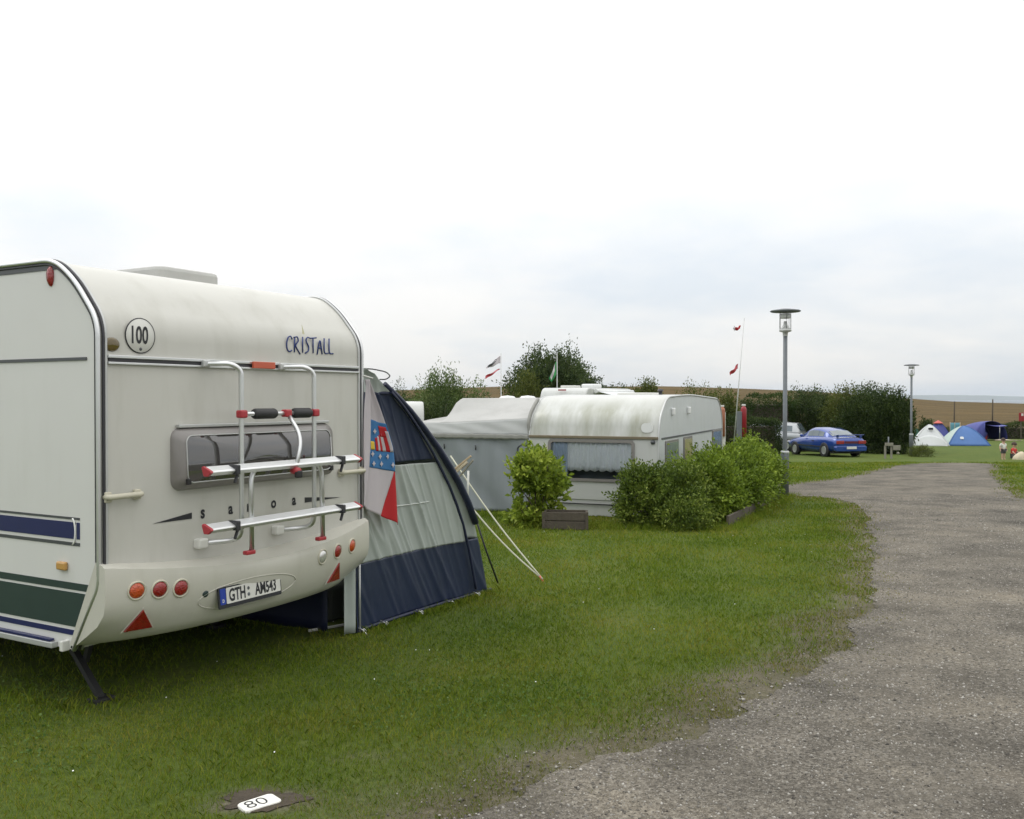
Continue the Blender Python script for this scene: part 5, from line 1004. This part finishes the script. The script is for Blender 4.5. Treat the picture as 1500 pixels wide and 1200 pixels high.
    for y in (-1.28, 1.22):
        for sx_ in (-1, 1):
            g0 = fr.ground(sx_*.78, y); mm = basis((sx_*.765, y, max(g0, -.1)+.29), (0, 1, 0), (0, 0, 1), (sx_, 0, 0))
            MB().lathe([(.345, .06), (.345, .097), (.30, .098)], 20, mm).build('wheel_arch', M['black'], t_)
            wl = MB().lathe([(0, .03), (.17, .05), (.19, .10), (.275, .105), (.29, .07), (.29, -.1), (.2, -.1)], 20, mm).build('wheel', M['tyre'], t_)
            MB().lathe([(0, .09), (.05, .095), (.10, .075), (.16, .098), (.178, .106), (.185, .09)], 16, mm).build('rim', M['rim'], wl)
    rz = .70 if kind == 'coupe' else .78
    for sx_ in (-1, 1):
        MB().box((sx_*.56, -2.135, rz), (.40, .06, .15)).build('tail_lamp', M['lens_red'], t_, bevel=.02); MB().box((sx_*.60, 2.06 if kind == 'coupe' else 2.0, .56 if kind == 'coupe' else .68), (.30, .08, .10)).build('headlamp', M['lens_clear'], t_, bevel=.02)
        MB().box((sx_*.90, .55, .92), (.14, .09, .11)).build('door_mirror', paint, t_, bevel=.03); MB().box((sx_*.853, -.35, .72), (.02, .16, .03)).build('door_handle', M['ink'], t_)
        MB().box((sx_*.853, -.05, .48), (.012, 2.0, .04)).build('side_strip', M['darkstrip'], t_)
    mb = MB(); mb.prism([(a_, -2.17, b_) for a_, b_ in rrect(1.60, .24, .08, 4, 0, .42)], (0, .2, 0)); bp_ = mb.build('rear_bumper', paint, t_, bevel=.03)
    MB().box((0, -2.18, .46), (.50, .02, .11)).build('number_plate', M['plate'], bp_); 
    if kind == 'coupe':
        mb = MB(); mb.bar((-.72, -1.98, 1.02), (.72, -1.98, 1.02), .20, .03); sp_ = mb.build('rear_spoiler', paint, t_, bevel=.01); [MB().box((q, -1.98, .955), (.05, .12, .11)).build('spoiler_foot', paint, sp_) for q in (-.6, .6)]
        MB().box((0, -2.16, .70), (.66, .02, .10)).build('tail_panel', mat('dark_red_panel', (.10, .02, .03), .2), t_)
    MB().box((0, 0, .24), (1.4, 3.6, .10)).build('underbody', M['black'], t_)
    return t_
x, y = gp(1208, 41.2); bc = make_car('glossy blue coupe with rear spoiler parked by the dark thicket', Frame(x, y+.0, gz(y), 14), M['carblue']); bc.scale = (.93, .93, .96)
x, y = gp(1118, 47.0); cs = make_car('silver car half hidden behind the low clipped hedge', Frame(x, y, gz(y), 62), M['carsilver'], 'hatch')

# ================================================================== tents
def dome(label, px0, px1, d, h, m_, m2=None, deg=0, name='dome_tent', group='tents pitched on the far lawn', bow=1.5, dep=None):
    x0_, x1_ = gp(px0, d)[0], gp(px1, d)[0]; wd = x1_-x0_; dp = dep or wd*.95; fr = Frame((x0_+x1_)/2, d+dp/2, gz(d+dp/2), deg); t_ = fthing(name, label, 'tent', fr, group)
    cr_ = [(-wd/2, -dp/2), (wd/2, -dp/2), (wd/2, dp/2), (-wd/2, dp/2)]
    for k in range(4):
        a_, b_ = cr_[k], cr_[(k+1) % 4]
        def fn(s_, t):
            bx, by = a_[0]*(1-s_)+b_[0]*s_, a_[1]*(1-s_)+b_[1]*s_; c0_ = 1-t; sag_ = .06*math.sin(math.pi*s_)*math.sin(math.pi*t)
            z_ = h*(1-(1-t)**bow)*(1-.05*math.sin(math.pi*s_)*math.sin(math.pi*t)); return Vector((bx*c0_*(1-sag_), by*c0_*(1-sag_), z_+(.02 if t > 0 else fr.ground(bx, by)+.02)))
        MB().grid(fn, 14, 12).build('panel', (m2 if (m2 and k in (3, )) else m_), t_, solid=.004)
    for a_ in cr_[:2]:
        MB().tube([Vector((a_[0]*(1-t)*1.01, a_[1]*(1-t)*1.01, h*(1-(1-t)**bow)+.03)) for t in np.linspace(0.0, .98, 12)], .015, 6).build('pole_sleeve', m_, t_)
    return t_, fr, wd, dp
t1, fr, wd, dp = dome('white dome tent with a dark vent on the far lawn', 1347, 1398, 54.5, 1.24, M['tentwhite'], deg=-20, bow=1.45); MB().box((wd*.02, -dp*.22, 1.02), (.26, .12, .12)).build('vent', M['ink'], t1, bevel=.02)
mb = MB(); mb.grid(lambda s_, t_: Vector((-wd*.5+(.95*wd)*s_-.12*wd*t_*0, -dp*.5-.35*math.sin(math.pi*s_)*t_-.01, .62*(1-t_)*math.sin(math.pi*s_)**.6+.03)), 14, 8); mb.build('porch_flap', M['tentwhite'], t1, solid=.004)
t2, fr, wd, dp = dome('blue dome tent with small white logo beside the white dome tent', 1396, 1455, 54.5, 1.16, M['tentblue'], M['tentpale'], deg=-10, bow=1.7)
mb = MB(); mb.prism([Vector((-wd*.14+a_, -dp*.36+(b_)*.8, .47+b_)) for a_, b_ in rrect(.2, .14, .05, 3)], (0, -.03, .02)); mb.build('logo_patch', M['tentwhite'], t2)
x0_, x1_ = gp(1430, 67)[0], gp(1476, 67)[0]; fr = Frame((x0_+x1_)/2, 68.3, gz(68.3), 0); wd = x1_-x0_
t3 = fthing('tunnel_tent', 'dark blue tunnel tent with open porch at the field edge', 'tent', fr, 'tents pitched on the far lawn')
def tun(s_, t_): a_ = math.pi*s_; return Vector((-wd/2*math.cos(a_), -1.3+2.6*t_, (1.42-.25*t_**2)*max(0, math.sin(a_))**.75+.02))
MB().grid(tun, 24, 8).build('outer_cloth', M['tentdark'], t3, solid=.006)
MB().grid(lambda s_, t_: Vector((-wd/2*math.cos(math.pi*s_)*t_, 1.28, 1.17*max(0, math.sin(math.pi*s_))**.75*t_+.02)), 20, 6).build('back_panel', M['tentdark'], t3)
mb = MB(); mb.grid(lambda s_, t_: Vector((-wd/2*math.cos(math.pi*(s_*.36))*1.0*(1-.25*t_)-.0, -1.31, (1.42*max(.0, math.sin(math.pi*s_*.36))**.75)*(1-.0*t_)*(1-t_*.0)+.02-.0)) if t_ == 0 else Vector((-wd/2+.42*(wd/2)*s_**.6+.35*t_, -1.31, .02+.85*s_*(1-.4*t_))), 10, 2); mb.build('door_side', M['tentdark'], t3, solid=.005)
MB().grid(lambda s_, t_: Vector((-.35+1.1*s_, -1.3-.75*t_, 1.18-.06*t_-.05*math.sin(math.pi*s_))), 8, 4).build('porch_canopy', M['tentdark'], t3, solid=.006)
MB().tube([(.2, -2.02, fr.ground(.2, -2.02)), (.2, -2.02, 1.12)], .014, 6).build('porch_pole', M['alu'], t3)
o = MB().box((0, 0, 0), (.45, .3, .42)).build('red_bag', M['firered'], None, bevel=.06); o.location = fr.world(-.35, -.8, 0)+Vector((0, 0, .23)); tag(o, 'red bag standing in the open porch of the dark blue tent', 'bag')
o = MB().grid(lambda s_, t_: Vector((-.9+1.8*s_, -.35+.7*t_, .02+.05*math.sin(5*s_)*math.sin(math.pi*t_)+.02*math.sin(12*t_))), 14, 8).build('groundsheet', M['beige'], None, solid=.01); p = fr.world(.9, -1.75); o.location = (p.x, p.y, gz(p.y)+.03); tag(o, 'pale ground sheet spread before the dark blue tent', 'groundsheet')
t4, fr, wd, dp = dome('small red topped tent behind the white dome tent', 1366, 1396, 63, 1.40, M['tentdark'], deg=25, name='dome_tent'); mb = MB(); mb.grid(lambda s_, t_: Vector((wd*.24*(1-t_*.95)*math.cos(s_*2*math.pi), dp*.24*(1-t_*.95)*math.sin(s_*2*math.pi), 1.28+.20*t_)), 20, 4); mb.build('fly_cap', M['tentred'], t4, solid=.01)
b_ = Vector((*gp(1399, 66), gz(66))); t_ = thing('windbreak', 'teal cloth windbreak screen behind the tents', 'windbreak', b_)
for k in range(3): MB().tube([(-.35+.36*k, .05*(k % 2), 0), (-.35+.36*k, .05*(k % 2), 1.35)], .018, 6).build('stake', M['woodpale'], t_)
for k in range(2): MB().grid(lambda s_, q: Vector((-.35+.36*(k+s_), .05*((k % 2)*(1-s_)+((k+1) % 2)*s_)+.03*math.sin(math.pi*s_), .15+1.15*q)), 6, 6).build('cloth', M['teal'], t_, solid=.004)
t5, fr, wd, dp = dome('small dark green tent at the edge of the thicket', 1338, 1352, 58, .95, M['green'], name='ridge_tent')

# ================================================================== people
def skinmesh(name, pts, edges, root, m_, parent, sub=1):
    me = bpy.data.meshes.new(name); me.from_pydata([p[0] for p in pts], edges, []); me.materials.append(m_)
    o = bpy.data.objects.new(name, me); C.objects.link(o); o.parent = parent; sk = o.modifiers.new('skin', 'SKIN')
    lay = me.skin_vertices[0].data if me.skin_vertices else None
    if lay is None:
        bm = bmesh.new(); bm.from_mesh(me); bm.verts.layers.skin.verify(); bm.to_mesh(me); bm.free(); lay = me.skin_vertices[0].data
    for i, (_, r_) in enumerate(pts): lay[i].radius = (r_, r_) if not isinstance(r_, tuple) else r_; lay[i].use_root = i == root
    sb = o.modifiers.new('sub', 'SUBSURF'); sb.levels = sub; sb.render_levels = sub
    for p in me.polygons: p.use_smooth = True
    return o
def person(label, base, deg, J, cl_top, cl_low, s_):
    """J: joint dict of (x,y,z) in units of the standing height"""
    t_ = thing('person', label, 'person', base, deg); V = {k: Vector(v)*s_ for k, v in J.items()}
    names = list(V); idx = {k: i for i, k in enumerate(names)}; rad = dict(pelvis=.085, spine=.080, chest=.085, neck=.035, head0=.062, head1=.075, head2=.05)
    def rr_(k):
        for q, v in dict(shoulder=.04, elbow=.030, wrist=.021, hand=.022, hip=.062, knee=.042, ankle=.028, toe=.022).items():
            if k.startswith(q): return v*s_
        return rad[k]*s_
    pts = [(V[k], rr_(k)) for k in names]; E = [('pelvis', 'spine'), ('spine', 'chest'), ('chest', 'neck'), ('neck', 'head0'), ('head0', 'head1'), ('head1', 'head2')]
    for q in 'LR': E += [('chest', 'shoulder'+q), ('shoulder'+q, 'elbow'+q), ('elbow'+q, 'wrist'+q), ('wrist'+q, 'hand'+q), ('pelvis', 'hip'+q), ('hip'+q, 'knee'+q), ('knee'+q, 'ankle'+q), ('ankle'+q, 'toe'+q)]
    edges = [(idx[a_], idx[b_]) for a_, b_ in E]
    for q in 'LR':
        w_, h_ = V['wrist'+q], V['hand'+q]; d_ = (h_-w_).normalized(); sd_ = d_.cross(Vector((0, 1, 0.01))).normalized()
        for f_, ln in ((-.5, .034), (-.17, .04), (.17, .042), (.5, .036), (1.3, .02)):
            k = len(pts); pts.append((h_+sd_*f_*.026*s_+d_*ln*.5*s_*(1 if f_ < 1 else .2), .007*s_)); pts.append((h_+sd_*f_*.03*s_+d_*ln*s_*(1 if f_ < 1 else .6)+Vector((0, -.008*s_, 0)), .006*s_)); edges += [(idx['hand'+q], k), (k, k+1)]
    skinmesh('body', pts, edges, idx['pelvis'], M['skin'], t_)
    def cloth(nm, ks, ed, k_, m_):
        ii = {k: i for i, k in enumerate(ks)}; skinmesh(nm, [(V[k] if not isinstance(k, tuple) else V[k[0]].lerp(V[k[1]], k[2]), rr_(k if not isinstance(k, tuple) else k[0])*k_) for k in ks], [(ii[a_], ii[b_]) for a_, b_ in ed], 0, m_, t_)
    eL, eR = ('shoulderL', 'elbowL', .8), ('shoulderR', 'elbowR', .8); kL, kR = ('hipL', 'kneeL', .85), ('hipR', 'kneeR', .85)
    cloth('shirt', ['pelvis', 'spine', 'chest', 'shoulderL', 'shoulderR', eL, eR], [('pelvis', 'spine'), ('spine', 'chest'), ('chest', 'shoulderL'), ('chest', 'shoulderR'), ('shoulderL', eL), ('shoulderR', eR)], 1.22, cl_top)
    cloth('shorts', ['pelvis', 'hipL', 'hipR', kL, kR], [('pelvis', 'hipL'), ('pelvis', 'hipR'), ('hipL', kL), ('hipR', kR)], 1.16, cl_low)
    hc = V['head1']; fd = Vector((0, -1, 0)); mb = MB()
    mb.grid(lambda u, v: hc+Vector((.078*math.cos(u*2*math.pi)*math.sin(v*1.75), .012+.088*math.sin(u*2*math.pi)*math.sin(v*1.75), .015+.095*math.cos(v*1.75)))*s_*1.16, 16, 8); mb.build('hair', M['hair'], t_)
    for q in (-1, 1):
        MB().lathe([(0, .004), (.006, .003), (.008, 0)], 8, basis(hc+Vector((q*.028, -.088, -.006))*s_, (1, 0, 0), (0, 0, 1), (0, -1, 0)) @ Matrix.Scale(s_*1.6, 4)).build('eye', M['ink'], t_)
        MB().lathe([(0, .02), (.016, .014), (.02, 0)], 8, basis(hc+Vector((q*.082, 0, -.015))*s_, (0, 1, 0), (0, 0, 1), (q, 0, 0)) @ Matrix.Scale(s_, 4)).build('ear', M['skin'], t_)
    MB().lathe([(0, .03), (.012, .012), (.018, 0)], 8, basis(hc+Vector((0, -.085, -.03))*s_, (1, 0, 0), (0, 0, 1), (0, -1, 0)) @ Matrix.Scale(s_, 4)).build('nose', M['skin'], t_)
    MB().box(hc+Vector((0, -.083, -.065))*s_, (.04*s_, .01*s_, .008*s_)).build('mouth', M['red'], t_)
    return t_
st_ = dict(pelvis=(0, 0, .47), spine=(0, .005, .57), chest=(0, 0, .69), neck=(0, 0, .79), head0=(0, 0, .845), head1=(0, -.012, .90), head2=(0, 0, .955), shoulderL=(.12, 0, .735), elbowL=(.165, .015, .59), wristL=(.17, -.03, .47), handL=(.17, -.04, .43), shoulderR=(-.12, 0, .735), elbowR=(-.17, .02, .60), wristR=(-.19, -.03, .48), handR=(-.195, -.04, .44),
           hipL=(.06, 0, .44), kneeL=(.065, -.01, .25), ankleL=(.065, .01, .05), toeL=(.07, -.075, .024), hipR=(-.06, 0, .44), kneeR=(-.07, -.02, .25), ankleR=(-.07, 0, .05), toeR=(-.08, -.08, .024))
x, y = gpt(1387, 674); x, y = gp(1387+83, y)[0], y
x, y = gp(1470, 36.9); person('toddler in white shirt and dark shorts standing on the far lawn', (x, y, gz(y)), 15, st_, M['shirtw'], M['shorts'], .86)
sit = dict(pelvis=(0, 0, .13), spine=(0, -.01, .22), chest=(0, -.02, .33), neck=(0, -.03, .42), head0=(0, -.035, .475), head1=(0, -.05, .53), head2=(0, -.04, .585), shoulderL=(.12, -.02, .375), elbowL=(.17, -.08, .26), wristL=(.13, -.2, .21), handL=(.11, -.235, .20), shoulderR=(-.12, -.02, .375), elbowR=(-.18, -.07, .25), wristR=(-.17, -.18, .16), handR=(-.165, -.21, .14),
           hipL=(.06, -.02, .11), kneeL=(.13, -.20, .25), ankleL=(.11, -.30, .05), toeL=(.12, -.37, .03), hipR=(-.06, -.02, .11), kneeR=(-.17, -.20, .13), ankleR=(-.04, -.33, .05), toeR=(-.0, -.39, .035))
x, y = gp(1484.5, 38.2); person('child in red shirt sitting on the far lawn beside the toddler', (x, y, gz(y)), 40, sit, M['shirtr'], M['shorts'], 1.05)
x, y = gp(1494, 37.2); o = MB().grid(lambda u, v: Vector((.24*math.cos(u*2*math.pi)*math.cos(v*math.pi/2)*(1+.15*math.sin(3*u*2*math.pi)), .20*math.sin(u*2*math.pi)*math.cos(v*math.pi/2), .30*math.sin(v*math.pi/2)*(1+.35*math.cos(u*2*math.pi)*math.cos(v*1.5))+.008*math.sin(9*u*6.28)*math.cos(v*1.5))), 28, 10).build('blanket_heap', M['beige']); o.location = (x, y, gz(y)); o.rotation_euler = (0, 0, -.2); tag(o, 'beige rumpled blanket heap beside the child in red', 'blanket')

# small sails on the sea
for px, d, lab in ((1405.5, 4300, 'small white sail on the sea above the white dome tent'), (1457, 4600, 'small white sail on the sea by the dark pole')):
    b_ = Vector((*gp(px, d), -24)); t_ = thing('sailing_boat', lab, 'boat', b_); MB().prism([(-5, -1, .2), (5, -1, .2), (6, -1, 1.6), (-5.5, -1, 1.6)], (0, 2.4, 0)).build('hull', M['white'], t_); MB().prism([(-4, 0, 2.2), (2, 0, 2.2), (1.2, 0, 13)], (0, .1, 0)).build('sail', M['white'], t_); MB().tube([(1.4, .2, 1.5), (1.4, .2, 14)], .12, 6).build('mast', M['aludull'], t_)

# ================================================================== grass blades and stones
def scatter(y0, y1, dens, margin=.6):
    """points with density dens(y) inside the widened view wedge"""
    out_ = []
    for k in range(int(math.ceil((y1-y0)/.5))):
        ya = y0+.5*k; xa, xb = -.62*ya-margin, .62*ya+margin; n_p = int((xb-xa)*.5*dens(ya)); out_.append(np.column_stack([rng.uniform(xa, xb, n_p), rng.uniform(ya, ya+.5, n_p)]))
    return np.concatenate(out_)
def smooth_noise(P, s, seed):
    r = np.random.default_rng(seed); v = np.zeros(len(P))
    for i in range(5): a_ = r.uniform(0, 6.28); f_ = s*r.uniform(.6, 1.8); v += np.sin(P[:, 0]*math.cos(a_)*f_+P[:, 1]*math.sin(a_)*f_+r.uniform(0, 6.28))
    return v/5
c1_, s1_ = math.cos(R(F1.deg)), math.sin(R(F1.deg))
def keep(P):
    d = roaddist(P)+.22*smooth_noise(P, 4, 31)+.1*smooth_noise(P, 15, 32); w_ = np.clip(1.0-d/.5, 0, 1)+.8*wornspots(P); pr = np.clip(1.08-1.02*w_, 0, 1); pr = np.where(d < 0, 0, pr)
    pr *= np.clip(.85+.5*smooth_noise(P, 3.1, 5), .25, 1)
    X, Y = P[:, 0]-F1.o.x, P[:, 1]-F1.o.y; u, v = c1_*X+s1_*Y, -s1_*X+c1_*Y
    under = (u > .1) & (u < 2.2) & (v > .3) & (v < 5.5); pr = np.where(under, pr*.35, pr); pr = np.where((u > 2.35) & (u < 4.3) & (v > .2) & (v < 2.8), 0, pr)
    pr = np.where((np.abs(P[:, 0]-sx) < .14) & (np.abs(P[:, 1]-sy) < .12), 0, pr)
    return rng.random(len(P)) < pr
def blades(P, hgt, wid, seg):
    n_b = len(P); z = -.02*P[:, 1]; B = np.column_stack([P, z]); a_ = rng.uniform(0, 6.283, n_b); h_ = hgt*rng.uniform(.5, 1.35, n_b)*(1+.35*smooth_noise(P, 2.3, 9)); ln = rng.uniform(.25, 1.1, n_b)*h_; la = rng.uniform(0, 6.283, n_b)
    sd_ = np.column_stack([np.cos(a_), np.sin(a_), np.zeros(n_b)])*(wid*rng.uniform(.6, 1.3, n_b)/2)[:, None]; lean = np.column_stack([np.cos(la)*ln, np.sin(la)*ln, np.zeros(n_b)]); up_ = np.column_stack([np.zeros(n_b), np.zeros(n_b), h_])
    if seg == 1: return np.stack([B-sd_, B+sd_, B+lean+up_*.85], 1).reshape(-1, 3), 3
    m1 = B+lean*.35+up_*.6
    return np.stack([B-sd_, B+sd_, m1+sd_*.75, B+lean+up_*.9, m1-sd_*.75], 1).reshape(-1, 3), 5
gm1 = leafmat('grass_blades', (.075, .132, .012), (.160, .222, .021), (.275, .26, .048), .75, .35, .75, .08)
gm2 = leafmat('verge_grass', (.09, .11, .018), (.17, .175, .04), (.27, .225, .085), .75, .3, 2.0, .08)
DN = lambda y: min(6800, 6000*(5/y)**1.65)
for y0, y1, sg_, lab in ((2.2, 8.2, 2, 'short mown grass blades of the near lawn'), (8.2, 34.2, 2, 'short mown grass of the middle and far lawn')):
    P = scatter(y0, y1, DN); P = P[keep(P)]; sc_ = (np.maximum(P[:, 1], 4)/5)
    V_, k = blades(P, .026*sc_**.35, .0038*sc_**.95, sg_); tag(np_mesh('lawn_grass', V_, k, gm1), lab, 'grass', kind='stuff')
P = scatter(2.4, 22, lambda y: DN(y)*.9); d = roaddist(P); pr = np.where(d > 0, np.clip(1.15-d/.9, 0, 1), np.clip(.35+d*.9, 0, .35))*np.clip(.6+1.1*smooth_noise(P, 5, 21)+.5*smooth_noise(P, 13, 22), .06, 1)
P = P[rng.random(len(P)) < pr]; sc_ = (np.maximum(P[:, 1], 4)/5); V_, k = blades(P, .015*sc_**.35, .0042*sc_**.95, 2); tag(np_mesh('verge_grass', V_, k, gm2), 'sparse yellowed grass along the gravel edge', 'grass', kind='stuff')
# longer fringe along shrub bed, planter and awnings
fr_ = []
for a_, b_, w_, n_f in (((.2, 14.35), (3.3, 14.0), .25, 2600), ((3.35, 14.0), (5.6, 19.0), .12, 1800), ((-.9, 15.9), (.3, 15.9), .2, 500), ((5.7, 19.8), (6.05, 20.1), .2, 300)):
    t = rng.random(n_f); fr_.append(np.column_stack([a_[0]+(b_[0]-a_[0])*t, a_[1]+(b_[1]-a_[1])*t])+rng.normal(0, w_, (n_f, 2))*.6)
P = np.concatenate(fr_); V_, k = blades(P, .12, .013, 1); tag(np_mesh('tall_grass', V_, k, gm1), 'longer unmown grass along the shrub bed', 'grass', kind='stuff')
# daisies and clover heads
P = scatter(4, 15, lambda y: .7); P = P[roaddist(P) > .5]; a5 = np.arange(5)*2*math.pi/5
V_ = np.stack([np.column_stack([P[:, 0]+.0045*math.cos(q), P[:, 1]+.0045*math.sin(q), -.02*P[:, 1]+.035+.002*math.sin(q)]) for q in a5], 1).reshape(-1, 3); tag(np_mesh('daisies', V_, 5, M['decalw']), 'tiny white daisies dotted over the lawn', 'flowers', kind='stuff')
# loose gravel
mst = leafmat('loose_stones', (.05, .046, .04), (.15, .14, .122), (.46, .44, .40), .85, 0, 40)
P = scatter(1.5, 20, lambda y: 2600 if y < 4 else 2000 if y < 6 else 1200*(6/y)**1.9); d = roaddist(P); pr = np.where(d < 0, 1, np.clip(.35-d*.8, 0, .35)); P = P[rng.random(len(P)) < pr]; n_s = len(P)
r_ = rng.gamma(2.2, .0014, n_s)+.0018+.0003*np.clip(P[:, 1]-4, 0, 16); th = rng.uniform(0, 6.28, n_s); c_, s_ = np.cos(th), np.sin(th); oct_ = np.array([(1, 0, 0), (0, 1, 0), (-1, 0, 0), (0, -1, 0), (0, 0, .7), (0, 0, -.7)]); tri = [(0, 1, 4), (1, 2, 4), (2, 3, 4), (3, 0, 4), (1, 0, 5), (2, 1, 5), (3, 2, 5), (0, 3, 5)]
O = oct_[None]*r_[:, None, None]*rng.uniform(.6, 1.4, (n_s, 6, 1)); Q = np.stack([O[..., 0]*c_[:, None]-O[..., 1]*s_[:, None], O[..., 0]*s_[:, None]+O[..., 1]*c_[:, None], O[..., 2]], -1)+np.column_stack([P, -.02*P[:, 1]+.006])[:, None]
me = bpy.data.meshes.new('loose_gravel'); fi_ = (np.arange(n_s)[:, None, None]*6+np.array(tri)[None]).reshape(-1); me.vertices.add(n_s*6); me.vertices.foreach_set('co', Q.astype(np.float32).ravel()); me.loops.add(len(fi_)); me.loops.foreach_set('vertex_index', fi_.astype(np.int32)); me.polygons.add(len(fi_)//3); me.polygons.foreach_set('loop_start', np.arange(0, len(fi_), 3, dtype=np.int32)); me.update(); me.validate(); me.materials.append(mst)
o = bpy.data.objects.new('loose_gravel', me); C.objects.link(o); tag(o, 'loose gravel stones on the near track', 'gravel', kind='stuff')

P = scatter(2.6, 11, lambda y: 700 if y < 6 else 350); P = P[(roaddist(P) > .6) & (smooth_noise(P, 1.7, 41)+.5*smooth_noise(P, 6, 42) > .28)]; D_ = np.column_stack([rng.normal(0, 1, (len(P), 2)), np.full(len(P), .2)])
tag(np_mesh('clover', leafquads(np.column_stack([P, -.02*P[:, 1]+rng.uniform(.012, .03, len(P))]), D_, .016, rng, .9, .05), 4, leafmat('clover_leaves', (.05, .10, .02), (.085, .15, .03), (.13, .19, .05), .6, .25, 3)), 'low clover patches growing in the lawn', 'clover', kind='stuff')
fr_ = []
for (u0_, v0_), (u1_, v1_), w_, n_f in (((2.4, .0), (4.5, .05), .05, 900), ((.0, .35), (.0, 5), .06, 900), ((.1, .35), (.5, .3), .12, 160)):
    t = rng.random(n_f); q = np.array([F1.world(u0_+(u1_-u0_)*k, v0_+(v1_-v0_)*k) for k in t])[:, :2]; fr_.append(q+rng.normal(0, w_, (n_f, 2)))
P = np.concatenate(fr_); V_, k = blades(P, .06, .006, 2); tag(np_mesh('tall_grass', V_, k, gm1), 'longer grass left standing along awning and caravan', 'grass', kind='stuff')
